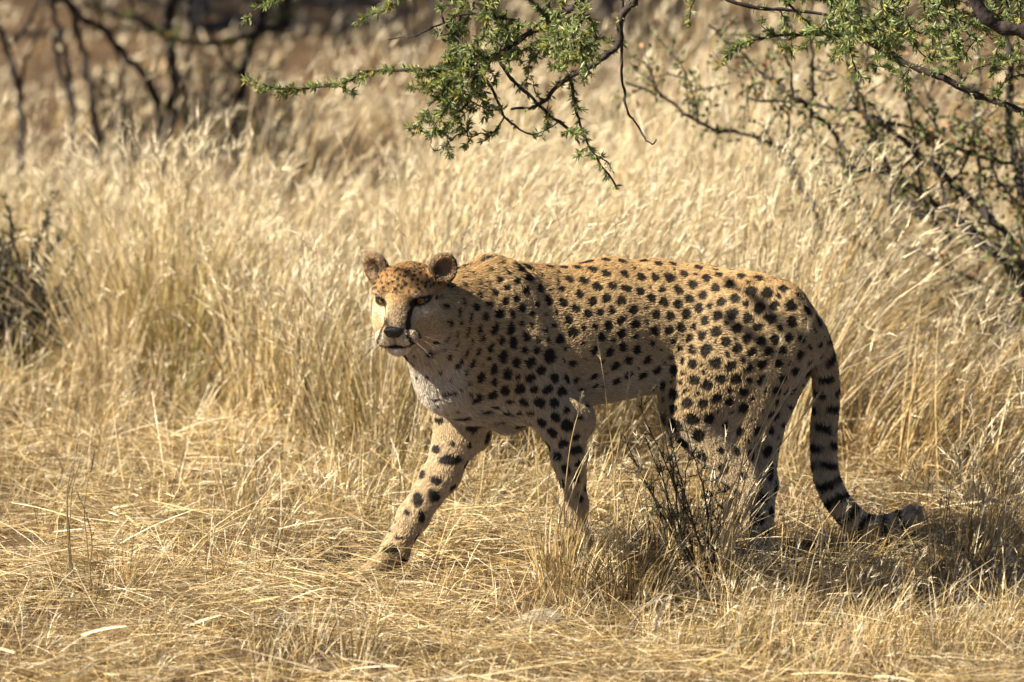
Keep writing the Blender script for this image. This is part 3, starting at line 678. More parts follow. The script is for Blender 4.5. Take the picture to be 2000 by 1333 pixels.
# head, in its own frame: x to the animal's left, y out through the back of the skull, z up
HA, HP = R(14), R(5)
EZ = .0255                                # height of the eyes in the head frame
HR = np.array(Matrix.Rotation(-HA, 3, 'Z') @ Matrix.Rotation(HP, 3, 'X') @ Matrix.Rotation(R(-2), 3, 'Y'))
def hp(x, y, z): return HC + HR @ np.array([x, y, z])
def hb(x, y, z, r, k=.015, cut=False, rot=None, both=False, region='head'):
    for s in ((1, -1) if both else (1,)):
        Rm = HR if rot is None else HR @ np.array(Matrix.Rotation(s*rot[0], 3, 'Y') @ Matrix.Rotation(s*rot[1], 3, 'Z') @ Matrix.Rotation(rot[2] if len(rot) > 2 else 0, 3, 'X'))
        ball(hp(s*x, y, z), r, Rm, region, k, HR @ np.array([0, 1, .3]), cut)
hb(0, .018, .030, (.070, .085, .064), .03)
hb(0, -.032, .044, (.054, .046, .042), .03)
hb(.044, -.004, -.030, (.034, .055, .048), .03, both=True)
hb(0, .0, -.030, (.055, .06, .055), .03)
hb(0, -.072, -.020, (.034, .050, .034), .03)
cone(hp(0, -.060, .040), hp(0, -.122, -.022), (.020, .024), (.016, .019), HR @ np.array([1, 0, 0]), 'head', .016, HR @ np.array([0, 1, .4]))
hb(.0225, -.106, -.046, (.0255, .027, .0225), .012, both=True)
hb(0, -.092, -.070, (.026, .028, .019), .010)
hb(0, -.1315, -.0265, (.0185, .011, .0125), .006)
hb(.043, -.058, EZ + .024, (.021, .018, .011), .016, both=True)
hb(.052, -.030, .004, (.012, .026, .012), .02, both=True)
EYE = {}
for s in (1, -1):                          # depth of the face at each eye, then an almond opening
    for q_ in np.arange(-.12, -.02, .001):
        g_ = np.round((hp(s*.0445, q_, EZ) - G0)/H).astype(int)
        if field[tuple(g_)] < 0: EYE[s] = q_; break
    hb(s*.0448, EYE[s], EZ, (.0150, .013, .0084), .004, cut=True, rot=(s*R(9), s*R(-18)))
hb(.0100, -.142, -.0285, (.0048, .006, .0032), .003, cut=True, both=True)
hb(0, -.128, -.062, (.030, .022, .0026), .004, cut=True)
for s in (1, -1):                          # ears: a shell with a hollow facing forward and out
    Re = HR @ np.array(Matrix.Rotation(s*R(26), 3, 'Y') @ Matrix.Rotation(s*R(24 if s > 0 else 30), 3, 'Z') @ Matrix.Rotation(R(-8), 3, 'X'))
    ce = hp(s*(.080 if s > 0 else .070), .014, .080)
    ball(ce, (.031, .021, .037), Re, 'ear', .012, HR @ np.array([0, .2, 1]))
    ball(ce + Re @ np.array([0, -.021, .007]), (.024, .020, .027), Re, 'ear', .004, cut=True)

def surface_nets(f):
    ins = f < 0
    c = np.zeros(np.array(f.shape) - 1, np.uint8)
    for i in (0, 1):
        for j in (0, 1):
            for k in (0, 1):
                c += ins[i:i + c.shape[0], j:j + c.shape[1], k:k + c.shape[2]]
    act = np.argwhere((c > 0) & (c < 8)); idx = np.full(c.shape, -1, np.int32); idx[tuple(act.T)] = np.arange(len(act))
    acc_ = np.zeros((len(act), 3), np.float32); cnt = np.zeros(len(act), np.float32)
    corner = [(i, j, k) for i in (0, 1) for j in (0, 1) for k in (0, 1)]
    for a in corner:
        for ax in range(3):
            if a[ax]: continue
            b = list(a); b[ax] = 1
            fa = f[act[:, 0] + a[0], act[:, 1] + a[1], act[:, 2] + a[2]]; fb = f[act[:, 0] + b[0], act[:, 1] + b[1], act[:, 2] + b[2]]
            m = (fa < 0) != (fb < 0); t = np.where(m, fa/np.where(fa - fb == 0, 1, fa - fb), 0)
            p = np.tile(np.array(a, np.float32), (len(act), 1)); p[:, ax] += t
            acc_[m] += p[m]; cnt[m] += 1
    V = act + acc_/cnt[:, None]
    F = []
    for ax in range(3):
        o1, o2 = [(1, 2), (2, 0), (0, 1)][ax]
        sa = [slice(None)]*3; sb = [slice(None)]*3; sa[ax] = slice(0, -1); sb[ax] = slice(1, None)
        e = np.argwhere(ins[tuple(sa)] != ins[tuple(sb)])
        e = e[(e[:, o1] > 0) & (e[:, o2] > 0) & (e[:, o1] < c.shape[o1]) & (e[:, o2] < c.shape[o2])]
        flip = ins[tuple(e.T)]
        def g(d1, d2):
            q = e.copy(); q[:, o1] -= d1; q[:, o2] -= d2; return idx[tuple(q.T)]
        q = np.stack([g(0, 0), g(1, 0), g(1, 1), g(0, 1)], 1); q[~flip] = q[~flip][:, ::-1]; F.append(q)
    F = np.concatenate(F); return V, F[(F >= 0).all(1)], act
SV, SF, act = surface_nets(field)
SV = (SV*H + G0).astype(np.float64)
vp = pid[tuple(act.T)]; vp = np.maximum(vp, 0)
def smooth_field(A, it):
    ei = np.concatenate([SF[:, [0, 1]], SF[:, [1, 2]], SF[:, [2, 3]], SF[:, [3, 0]]])
    for _ in range(it):
        s_ = np.zeros_like(A); n_ = np.zeros(len(A))
        for c_ in range(A.shape[1]):
            s_[:, c_] = np.bincount(ei[:, 0], A[ei[:, 1], c_], len(A)) + np.bincount(ei[:, 1], A[ei[:, 0], c_], len(A))
        n_ = np.bincount(ei[:, 0], minlength=len(A)) + np.bincount(ei[:, 1], minlength=len(A))
        A = 0.5*A + 0.5*s_/np.maximum(n_, 1)[:, None]
    return A
SV = smooth_field(SV, 2)
def vnormals(V, F):
    n = np.cross(V[F[:, 2]] - V[F[:, 0]], V[F[:, 3]] - V[F[:, 1]]); out = np.zeros_like(V)
    for c_ in range(4):
        for a_ in range(3): out[:, a_] += np.bincount(F[:, c_], n[:, a_], len(V))
    return unit(out)
SN = vnormals(SV, SF)
REG = ['torso', 'neck', 'head', 'ear', 'foreleg', 'thigh', 'hindleg', 'tail']
vreg = np.array([REG.index(r) for r, _ in PR])[vp]
vax = unit(smooth_field(unit(np.array([a for _, a in PR])[vp]), 14))
# soft region weights
W8 = smooth_field(np.eye(8)[vreg], 10)

# ---- coat pattern: one colour for any point of the skin
area = np.linalg.norm(np.cross(SV[SF[:, 2]] - SV[SF[:, 0]], SV[SF[:, 3]] - SV[SF[:, 1]]), axis=1)/2
def sample(n):
    f = rng.choice(len(SF), n, p=area/area.sum()); u, v = rng.random((2, n, 1))
    q = SF[f]; w = [(1 - u)*(1 - v), u*(1 - v), u*v, (1 - u)*v]
    mixf = lambda A: sum(A[q[:, i]]*w[i] for i in range(4))
    near = q[np.arange(n), np.argmax(np.concatenate(w, 1), 1)]
    return mixf(SV), unit(mixf(SN)), unit(mixf(vax)), mixf(W8), near
sp_p, sp_n, sp_a, sp_w, sp_v = sample(26000)
spots = []                                 # centre, radius along the coat, radius across, axis
def poisson(sel, gap, rad, jit, old=None):
    kept = [] if old is None else list(old)
    cell = {}
    key = lambda p: tuple(np.floor(p/gap).astype(int))
    for p in kept: cell.setdefault(key(p), []).append(p)
    out = []
    for i in np.flatnonzero(sel):
        p = sp_p[i]; kx, ky, kz = key(p); ok = True
        for dx in (-1, 0, 1):
            for dy in (-1, 0, 1):
                for dz in (-1, 0, 1):
                    for q in cell.get((kx + dx, ky + dy, kz + dz), ()):
                        if (p[0]-q[0])**2 + (p[1]-q[1])**2 + (p[2]-q[2])**2 < gap*gap: ok = False; break
                    if not ok: break
                if not ok: break
            if not ok: break
        if ok:
            cell.setdefault((kx, ky, kz), []).append(p); out.append(i)
            r_ = rad*rng.uniform(1 - jit, 1 + jit)
            spots.append((p, r_*rng.uniform(1.0, 1.35), r_*rng.uniform(.82, 1.0), sp_a[i]))
    return [sp_p[i] for i in out]
body_w = sp_w[:, 0] + sp_w[:, 1] + sp_w[:, 5]; leg_w = sp_w[:, 4] + sp_w[:, 6]
hl = (sp_p - HC) @ HR                       # head frame
px_s, py_s, _ = project(sp_p)
pale_chest = (px_s < 905) & (py_s > 690) & (py_s < 830) & (leg_w < .9)
belly = (sp_n[:, 2] < -.6)
# the marks of the side one sees, read off as (x, y[, radius x, radius y]) in four plates of the photograph
MARKS = [
 (1000, 460, .35, 24, """430,205 350,190 290,198 515,165 520,210 610,170 625,228 678,192,14 725,170 795,178 733,220 800,238 885,180 880,260,28 945,228 1020,195 1010,275 1075,240 1145,255 1125,200
 1245,245 1370,250 1230,210 315,243 238,248,18 390,263 465,288,28 550,290 625,295 690,308 750,285,10 270,295,18 370,340 440,360 515,358 610,357 765,333 830,318,18 850,365 935,312 985,340 1055,325 1115,325
 1185,285 1225,335,26 1325,315,28 1270,290,12 1420,325,30 1470,300 330,395 265,380 405,432 487,435,19 557,428,18 655,410 738,412,11 805,430 915,398 1020,395 1090,425,18 1140,365 1155,420 1225,425,28 1285,395,20 1360,380,28
 1435,400 1545,410,32 600,475 520,515 650,498 743,490,12 870,465 960,450 960,478 780,530 875,530 1025,520,16 1080,475 1135,530,28 1175,480,13 1245,520,26 1310,455,28 1355,515,24 1380,555 1435,465,28 1475,520,16 1530,475,28
 1620,410,28 450,510,16 590,550 500,583 675,570,18 775,597,18 610,632 695,648 545,610,14 480,640 900,600,16 970,570,20 1048,555 925,638,16 985,630,22 1080,635,28 1180,603,24 1130,600,9 1305,572,25 1245,590,10 1425,570 1505,565
 1605,575,24 1255,638 1330,645 1405,635 1185,670,15 870,685,14 945,690,15 1005,712,26 1115,710,28 1065,712,11 1220,725 1275,695,14 1315,725,20 1370,703 1465,650 735,695 640,705 540,670 560,725 800,750 850,738,11 908,742,26 970,765,13
 1065,768,14 1125,770,10 1165,785 1245,790,26 1320,775,16 1385,775 1495,740 1595,680 1585,735 1515,770 1550,805 570,765 650,765 740,765 845,818 900,805,10 942,806,15 1015,797,26 1090,825,26 1210,845,17 1285,832 920,865,28 1000,862,16
 1045,878,15 1130,873,26 1480,858 1210,905 995,922,28 1070,930 905,945 985,985,32 1085,985,28 935,1040,36 1025,1095,32 950,1140,36 1280,945,28 1340,890,14 15,345,20 90,305 135,315 180,350 135,385,16 55,405,20 100,420,15 240,430,15
 180,540,16 85,505,14 45,490,14 310,470 300,550 255,575 205,595,16 75,575 120,600,16 50,630,20 105,665,18 185,665,34 15,715 70,705 140,760 90,790 50,840,28 130,860,20 183,860 205,790 245,890 70,925 145,930,27 220,935 35,970,22,14
 115,978,17 65,1045,36,18 110,1020,22,16 180,1040 280,990,17 222,1000 235,1090,26 170,1090,18 300,1070,30 330,1095,18 340,1180,34,24 270,1165 245,1210,26 190,1185,26"""),
 (680, 460, .225, 33, """1440,540,36,44 1560,490 1640,490 1700,545 1290,540,36 1190,510 1120,550 1640,605 1510,635,36 1580,650 1190,645 1090,630 1020,610,24,44 960,680,22,36 1055,725,24,42 1165,730 1270,680,40 1310,690,32 1440,740 1490,755 1545,780
 1000,765,20 915,760,24,34 1140,795,28,42 1355,805,38,52 1255,830,34,50 1030,840,22,40 970,875,20,34 1115,870,22,38 1075,905,16,34 950,940,22,34 1030,960,22,38 1190,970,30,44 1265,955,28,36 1365,955,36,46 1440,915,30,40 1535,900,36 1505,975
 1605,930 1140,1005,24,40 1315,1060,38,50 1430,1110,34,50 1530,1095,36,42 1590,1040,22,38 985,1045,24,36 1100,1085,26,36 1165,1120,16 1260,1080,20 1225,1140,32,44 1050,1150,20,30 1170,1215,36,42 1350,1210,38,46 1275,1265,26,36 1420,1245,28,38
 1560,1220,36,44 1640,1185,30,40 1500,1300,40,44 1035,1240,24 880,1030,18,34 1740,930 1700,845,34,22 885,910,14,34 1720,1030,44 1760,1230,50 1440,400,34,28 1290,380,34,26 1180,360,30,24 1350,330,34,22 1560,370,30 1130,430,24,30 1370,455,26 1180,480,24,34"""),
 (680, 760, .3, 30, """950,30 1030,25 880,55 940,65,24,14 1030,85,24,14 1150,80 1240,88,33 1325,90,28 1020,125,34,18 1110,125,30,20 1200,140,26,18 1110,165,20,12 1195,190,30,24 885,135,36,18 985,180,34,18 1145,215,42,22 1275,215,28,34 1325,160
 1395,155,24 1340,265,26,34 1420,235,34,26 1450,275,20,26 1265,270,18,28 1490,185,26,16 1465,140,22 1385,350,30,40 1350,415,26,38 1470,375,38,28 1285,380,36,34 1490,475,22 1335,495,22,30 1430,525,26,34 1490,585,20,34 1390,610,22,32 1520,630,18 1510,690,18,30
 600,190,36,22 700,190,58,32 815,245,42,34 900,300,28,38 575,385,38,28 690,460,62,30 770,475,34 500,550,34,28 565,600,36,22 570,670,34,38 455,715,34,40 415,655,14,20 480,810,20,40 385,800,20 318,850,14 295,940,27,12 310,968,27,10 310,1040,52,30 335,1090,34,28 560,50,32,13 660,20,34,14"""),
 (1200, 760, .315, 25, """860,400,24,36 940,380,27,42 965,520,22,50 985,610,17,40 915,645,30,46 970,760 895,820,32 935,885 850,880,22,44 770,640,22,32 830,640,12,16 1100,100,30,14 1060,215,60,14""")]
tocam = unit(np.array(CAMP) - SV); facing = (SN*tocam).sum(1)
vpx, vpy, vdep = project(SV)
raw = []
for ox, oy, k_, r_, txt in MARKS:
    plate = []
    for tok in txt.split():
        v_ = [float(q) for q in tok.split(',')]; x_, y_ = ox + v_[0]*k_, oy + v_[1]*k_
        rx = (v_[2] if len(v_) > 2 else r_)*k_; ry = (v_[3] if len(v_) > 3 else rx/k_)*k_
        if all(math.hypot(x_ - q[0], y_ - q[1]) > 24 for q in raw): plate.append([x_, y_, rx, ry])
    raw += plate
raw = np.array(raw)
fat = 1.24
for _ in range(40):                         # marks stay apart from their neighbours
    dx = raw[:, None, :2] - raw[None, :, :2]; dd = np.hypot(dx[..., 0], dx[..., 1]) + np.eye(len(raw))*99
    rr = raw[:, 2:].mean(1)*fat; need = rr[:, None] + rr[None, :] + 7; ov = np.clip(need - dd, 0, None)*(dd < need)
    raw[:, :2] += (dx/dd[..., None]*ov[..., None]*.25).sum(1).clip(-4, 4)
notes = []
for x_, y_, rx, ry in raw:
    d_ = np.hypot(vpx - x_, vpy - y_); c_ = np.flatnonzero((d_ < 9) & (facing > .05) & (vreg != 2) & (vreg != 3) & (vreg != 7))
    if not len(c_): continue
    c_ = c_[vdep[c_] < vdep[c_].min() + .03]; j_ = c_[np.argmin(d_[c_])]
    up_ = np.array([0, -_sp, -_cp]) - SN[j_]*(np.array([0, -_sp, -_cp]) @ SN[j_]); up_ = up_/np.linalg.norm(up_)
    spots.append((SV[j_], ry*S*fat, rx*S*fat, up_)); notes.append(SV[j_])
sp_f = (sp_n*unit(np.array(CAMP) - sp_p)).sum(1)
big = poisson((body_w > .5) & (sp_f > .45) & ~belly & ~pale_chest, .038, .0100, .2, notes)
big += poisson((body_w > .5) & (sp_f <= .45) & ~belly & ~pale_chest, .035, .0155, .16, notes + big)
big += notes
big += poisson((leg_w > .5) & (sp_f < .15), .035, .0120, .25, big)
big += poisson((leg_w > .5) & (sp_f >= .15), .036, .0095, .3, big)
poisson((body_w > .5) & ~belly & ~pale_chest, .0255, .0060, .35, big)
poisson(pale_chest & (sp_w[:, 2] < .3), .034, .0060, .3)
crown = (sp_w[:, 2] > .5) & (hl[:, 2] > .046) & (np.abs(hl[:, 0]) < .075) & (hl[:, 1] < .08)
poisson(crown, .0092, .0042, .3)
poisson((sp_w[:, 2] > .5) & (hl[:, 2] <= .03) & (hl[:, 2] > -.06) & (np.abs(hl[:, 0]) > .050) & (hl[:, 1] > -.02), .0150, .0040, .3)
kd = kdtree.KDTree(len(spots))
for i, s_ in enumerate(spots): kd.insert(s_[0], i)
kd.balance()
sc = np.array([s_[0] for s_ in spots]); sr1 = np.array([s_[1] for s_ in spots]); sr2 = np.array([s_[2] for s_ in spots]); sa = np.array([s_[3] for s_ in spots])
def seg2(p, pts):
    d = np.full(len(p), 9.0)
    for a_, b_ in zip(pts[:-1], pts[1:]):
        a_ = np.array(a_); b_ = np.array(b_); ab = b_ - a_; t = np.clip(((p - a_) @ ab)/(ab @ ab), 0, 1)
        d = np.minimum(d, np.linalg.norm(p - a_ - t[:, None]*ab, axis=1))
    return d
def sstep(x, a, b): t = np.clip((x - a)/(b - a), 0, 1); return t*t*(3 - 2*t)
def lerp(A, B, t): return A + (np.asarray(B) - A)*t[:, None]
TAN, ORANGE, CREAM, WHITE, BLACK = [np.array(c) for c in ((.62, .455, .245), (.54, .345, .145), (.70, .585, .42), (.78, .70, .57), (.012, .010, .009))]
tcum = np.concatenate([[0], np.cumsum(np.linalg.norm(np.diff(TAIL, axis=0), axis=1))])
def coat(p, n, a, w):
    N_ = len(p)
    px, py, _ = project(p)
    lo = 0.5 + 0.5*n[:, 2]
    c = np.tile(TAN, (N_, 1))
    c = lerp(c, ORANGE, sstep(n[:, 2], .25, .95)*(w[:, 0] + w[:, 1] + w[:, 5]).clip(0, 1)*.75)
    c = lerp(c, CREAM, sstep(-n[:, 2], .15, .6)*.9)
    # chest, inner legs and lower legs are pale
    inner = (((p[:, 1] > -.45) | ((p[:, 1] > -.525) & (p[:, 0] > P(1440, 900, -.45).x))) & (w[:, 5] + w[:, 6] > .5) & (p[:, 2] < .48)).astype(float)*.8
    c = lerp(c, CREAM, inner)
    chest = sstep(-(p[:, 0] - P(925, 700, -.66).x), -.01, .05)*sstep(-(p[:, 2] - P(0, 690, -.7).z), -.01, .03)*(1 - w[:, 4]).clip(0, 1)*(1 - w[:, 2]).clip(0, 1)
    c = lerp(c, WHITE, chest*.95)
    c = lerp(c, CREAM, (w[:, 4] + w[:, 6]).clip(0, 1)*.35)
    mark = np.zeros(N_)
    wa = (1 - w[:, 2:3]*.85)*.0011
    pw = p + wa*np.stack([np.sin(170*p[:, 2] + 90*p[:, 0]) + .6*np.sin(310*p[:, 1] + 120*p[:, 2]), np.sin(200*p[:, 0] - 130*p[:, 2]), np.sin(190*p[:, 0] + 60*p[:, 1]) + .6*np.sin(330*p[:, 0] - 280*p[:, 2])], 1)
    for i in range(N_):
        for co, j, d_ in kd.find_n(pw[i], 2):
            if d_ > .03: break
            dv = pw[i] - sc[j]; da = dv @ sa[j]; dt2 = max(d_*d_ - da*da, 0)
            e = (da/sr1[j])**2 + dt2/sr2[j]**2
            if e < 1.44: mark[i] = max(mark[i], 1 if e < .81 else (1.2 - math.sqrt(e))/.3)
    tw = w[:, 7]
    # tail: dotted rows breaking into rings, dark tip
    if (tw > .02).any():
        m = np.flatnonzero(tw > .02); d2 = np.full(len(m), 9.); s_ = np.zeros(len(m))
        for i in range(len(TAIL) - 1):
            ab = TAIL[i + 1] - TAIL[i]; t = np.clip((p[m] - TAIL[i]) @ ab/(ab @ ab), 0, 1)
            dd = np.linalg.norm(p[m] - TAIL[i] - t[:, None]*ab, axis=1); b_ = dd < d2
            d2[b_] = dd[b_]; s_[b_] = tcum[i] + t[b_]*(tcum[i + 1] - tcum[i])
        u = s_/tcum[-1]
        ang = np.arctan2(n[m, 1], n[m, 0])
        ph = s_/.0435 + .10*np.sin(2*ang + 9*np.floor(s_/.0435))
        ring = np.abs((ph % 1) - .5)*2
        broken = np.clip(1.0 - 1.5*np.sin(3*ang + 2.3*np.floor(ph))*sstep(-u, -.75, -.25), 0, 1)
        late = sstep(u, .70, .80)
        k_ = sstep(-ring, -.52, -.38)*np.maximum(broken, late)
        k_ = k_*(1 - sstep(u, .95, .99)*.6)
        mark[m] = np.maximum(mark[m]*(1 - sstep(tw[m], .2, .6)), k_*sstep(tw[m], .25, .6))
        c[m] = lerp(c[m], CREAM, sstep(u, .25, .8)*.8*tw[m])
    # head
    hw = (w[:, 2] + w[:, 3]).clip(0, 1)
    m = np.flatnonzero(hw > .25)
    if len(m):
        h = (p[m] - HC) @ HR; ax_ = np.abs(h[:, 0]); front = h[:, 1] < -.015
        k_ = hw[m]
        cc = c[m]
        cc = lerp(cc, (.45, .27, .105), k_*sstep(h[:, 2], .005, .04)*.8)
        cc = lerp(cc, (.56, .40, .22), k_*sstep(-h[:, 2], -.005, .03)*.8)
        under = np.exp(-(((ax_ - .050)/.020)**2 + ((h[:, 2] - EZ + .0265)/.012)**2))*front
        cc = lerp(cc, WHITE, k_*under*.55)
        over = np.exp(-(((ax_ - .046)/.016)**2 + ((h[:, 2] - EZ - .019)/.006)**2))*front
        cc = lerp(cc, CREAM, k_*over*.6)
        muz = sstep(-h[:, 1], .075, .10)*sstep(-h[:, 2], .020, .040)
        cc = lerp(cc, (.68, .56, .39), muz*.8)
        cc = lerp(cc, (.20, .14, .09), sstep(-h[:, 1], .075, .115)*sstep(h[:, 2], -.035, -.02)*(1 - sstep(ax_, .012, .022))*.75)
        cc = lerp(cc, (.10, .06, .03), (1 - sstep(ax_, .0016, .0042))*sstep(h[:, 2], .035, .045)*(h[:, 1] < .03)*.8)
        cc = lerp(cc, (.30, .155, .05), sstep(h[:, 2], .036, .070)*.65*k_)
        cc = lerp(cc, WHITE, sstep(-h[:, 2], .060, .072)*sstep(-h[:, 1], .04, .08)*.9)
        xz = np.stack([ax_, h[:, 2]], 1)
        tear = seg2(xz, [(.034, EZ - .004), (.0275, EZ - .018), (.0260, -.015), (.0330, -.040), (.0385, -.056)])
        wd = np.interp(h[:, 2], [-.058, -.04, 0, .022], [.0046, .0042, .0036, .0050])
        mk = (1 - sstep(tear, wd*.75, wd*1.15))*front
        rim = ((ax_ - .0445)/.0215)**2 + ((h[:, 2] - EZ - (ax_ - .0445)*.10)/.0130)**2
        mk = np.maximum(mk, (1 - sstep(rim, .8, 1.15))*front)
        nose = (ax_/.0225)**2 + ((h[:, 2] + .0275)/.0145)**2
        mk = np.maximum(mk, (1 - sstep(nose, .8, 1.1))*(h[:, 1] < -.115))
        lip = seg2(xz, [(0, -.0640), (.018, -.0645), (.033, -.0600)])
        mk = np.maximum(mk, (1 - sstep(lip, .0022 + .0022*(ax_ < .018), .0040 + .0026*(ax_ < .018)))*(h[:, 1] < -.035))
        phil = seg2(xz, [(0, -.036), (0, -.060)])
        mk = np.maximum(mk, (1 - sstep(phil, .0012, .0026))*(h[:, 1] < -.10)*.8)
        for r_ in range(3):                # whisker rows
            for q_ in range(4):
                dd = np.hypot(ax_ - (.022 + .006*q_), h[:, 2] + .040 + .006*r_ - .0006*q_)
                mk = np.maximum(mk, (1 - sstep(dd, .0007, .0017))*(h[:, 1] < -.07)*.8)
        # ears: dark backs with pale rim, pale hollow
        ew = w[m, 3]
        hollow = ((n[m] @ HR)[:, 1] < -.35)
        cc = lerp(cc, (.40, .28, .17), sstep(ew, .3, .7)*.9)
        earback = sstep(ew, .35, .7)*np.where(hollow, 0.0, 1.0)*sstep(-h[:, 2], -.108, -.100)
        mk = np.maximum(mk, earback*.85)
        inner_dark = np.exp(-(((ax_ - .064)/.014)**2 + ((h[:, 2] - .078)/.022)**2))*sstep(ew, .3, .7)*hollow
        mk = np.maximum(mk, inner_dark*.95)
        sp_ok = 1 - ((h[:, 1] < -.035) & (h[:, 2] < EZ + .022)) * 1.0
        mark[m] = np.maximum(mark[m]*sp_ok, mk)
        c[m] = cc
    c = lerp(c, BLACK, mark.clip(0, 1)*.97)
    return c, mark
vc, vmark = coat(SV, SN, vax, W8)
chx, chy = P(1110, 1100, -.6).x, -.6
cheetah = tag(empty('cheetah', (chx, chy, float(gz(chx, chy)))), 'spotted cheetah walking through dry grass with its head turned to look out', 'cheetah')
org = np.array(cheetah.location)
body = mesh_np('body', SV, SF, M['coat'], cheetah, vc, True, org)

# ---- fur
NH = 400000
fp, fn, fa, fw, fv = sample(NH)
fh = (fp - HC) @ HR
eye_gap = np.minimum(*[np.linalg.norm((fh - [sx*.045, EYE[sx], EZ])/[1.05, 1, .50], axis=1) for sx in (-1, 1)]) < .0150
nosey = (np.abs(fh[:, 0]) < .019) & (np.abs(fh[:, 2] + .028) < .013) & (fh[:, 1] < -.112)
keep = ~(eye_gap | nosey); fp, fn, fa, fw, fh = fp[keep], fn[keep], fa[keep], fw[keep], fh[keep]; NH = len(fp)
fc, fmark = coat(fp, fn, fa, fw)
ln = fw @ np.array([.0115, .0145, .0060, .0085, .0105, .0115, .0095, .0150])
ln *= 1 + 1.0*sstep(-fn[:, 2], .5, .95)*(fw[:, 0] + fw[:, 5])                      # belly
px_, py_, _ = project(fp)
ln *= 1 + .9*sstep(fn[:, 2], .35, .9)*(fw[:, 1] + fw[:, 0])*(px_ < 1075)            # mane
ln *= 1 + .9*fw[:, 2]*(np.abs(fh[:, 0]) > .055)*(fh[:, 1] > -.02)                    # cheeks
ln *= 1 + fw[:, 7]*((px_ > 1690)*.5 + (px_ > 1750)*.8)
ln *= rng.uniform(.65, 1.2, NH)*(1 - .28*fmark*(1 - fw[:, 7]))
wob = np.stack([np.sin(61*fp[:, 0] + 37*fp[:, 2] + 5*np.sin(43*fp[:, 2])), np.sin(53*fp[:, 1] + 71*fp[:, 2]), np.sin(47*fp[:, 2] - 59*fp[:, 0] + 4*np.sin(50*fp[:, 0]))], 1)*.22
g = fa + wob + rng.normal(size=(NH, 3))*.28; g = unit(g - fn*(g*fn).sum(1, keepdims=True))
lift = .42 + .25*fw[:, 3] + .15*rng.random(NH) + .2*sstep(-fn[:, 2], .5, .9)
d0 = unit(g + fn*(lift*1.35)[:, None]); d1 = unit(g + fn*(lift*.35)[:, None] + np.array([0, 0, -.15]))
t_ = np.array([0, .33, .67, 1.])[None, :, None]
pts_ = (fp - fn*.0008)[:, None, :] + ln[:, None, None]*(t_*d0[:, None, :] + .5*t_*t_*(d1 - d0)[:, None, :]) - org
hc = bpy.data.hair_curves.new('fur'); hc.add_curves([4]*NH)
hc.attributes['position'].data.foreach_set('vector', pts_.astype(np.float32).ravel())
ra_ = hc.attributes.get('radius') or hc.attributes.new('radius', 'FLOAT', 'POINT')
rad_ = (np.array([.00056, .00052, .00042, .00016])[None, :]*rng.uniform(.8, 1.2, (NH, 1))).astype(np.float32)
ra_.data.foreach_set('value', rad_.ravel())
clump = .5 + .5*np.sin(211*fp[:, 0] + 60*np.sin(31*fp[:, 2]))*np.sin(187*fp[:, 2] + 50*np.sin(29*fp[:, 0] + 3*fp[:, 1]))
fc = fc*rng.uniform(.55, 1.28, (NH, 1))*(.80 + .36*clump)[:, None]
ca_ = hc.attributes.new('tint', 'FLOAT_COLOR', 'CURVE')
ca_.data.foreach_set('color', np.concatenate([fc, np.ones((NH, 1))], 1).astype(np.float32).ravel())
m_, nt_, out_ = mat_base('fur'); at_ = nt_.nodes.new('ShaderNodeAttribute'); at_.attribute_name = 'tint'
b_ = nt_.nodes.new('ShaderNodeBsdfPrincipled'); b_.inputs['Roughness'].default_value = .55; b_.inputs['Specular IOR Level'].default_value = .22
tr_ = nt_.nodes.new('ShaderNodeBsdfTranslucent'); ms_ = nt_.nodes.new('ShaderNodeMixShader'); ms_.inputs[0].default_value = .15
nt_.links.new(at_.outputs['Color'], b_.inputs['Base Color']); nt_.links.new(at_.outputs['Color'], tr_.inputs[0])
nt_.links.new(b_.outputs[0], ms_.inputs[1]); nt_.links.new(tr_.outputs[0], ms_.inputs[2]); nt_.links.new(ms_.outputs[0], out_.inputs[0])
hc.materials.append(m_)
fur = link(bpy.data.objects.new('fur', hc), cheetah); tag(fur, kind='stuff')

# ---- eyes, nose leather, whiskers
m_, nt_, out_ = mat_base('amber_eye'); N_ = nt_.nodes; K_ = nt_.links
tc_ = N_.new('ShaderNodeTexCoord'); sx_ = N_.new('ShaderNodeSeparateXYZ'); K_.new(tc_.outputs['Object'], sx_.inputs[0])
v1 = N_.new('ShaderNodeVectorMath'); v1.operation = 'MULTIPLY'; v1.inputs[1].default_value = (1, 0, 1); K_.new(tc_.outputs['Object'], v1.inputs[0])
v2 = N_.new('ShaderNodeVectorMath'); v2.operation = 'LENGTH'; K_.new(v1.outputs[0], v2.inputs[0])
cr = N_.new('ShaderNodeValToRGB'); mr_ = N_.new('ShaderNodeMapRange'); mr_.inputs['From Max'].default_value = .0115
K_.new(v2.outputs['Value'], mr_.inputs['Value']); K_.new(mr_.outputs[0], cr.inputs[0])
E_ = cr.color_ramp.elements; E_[0].position = 0; E_[0].color = (.004, .003, .002, 1); E_[1].position = .25; E_[1].color = (.004, .003, .002, 1)
for p_, c_ in ((.29, (.30, .135, .026, 1)), (.55, (.22, .090, .014, 1)), (.70, (.10, .04, .008, 1)), (.76, (.012, .009, .006, 1))):
    e_ = E_.new(p_); e_.color = c_
b_ = N_.new('ShaderNodeBsdfPrincipled'); b_.inputs['Roughness'].default_value = .08; K_.new(cr.outputs[0], b_.inputs['Base Color']); K_.new(b_.outputs[0], out_.inputs[0])
M['eye'] = m_
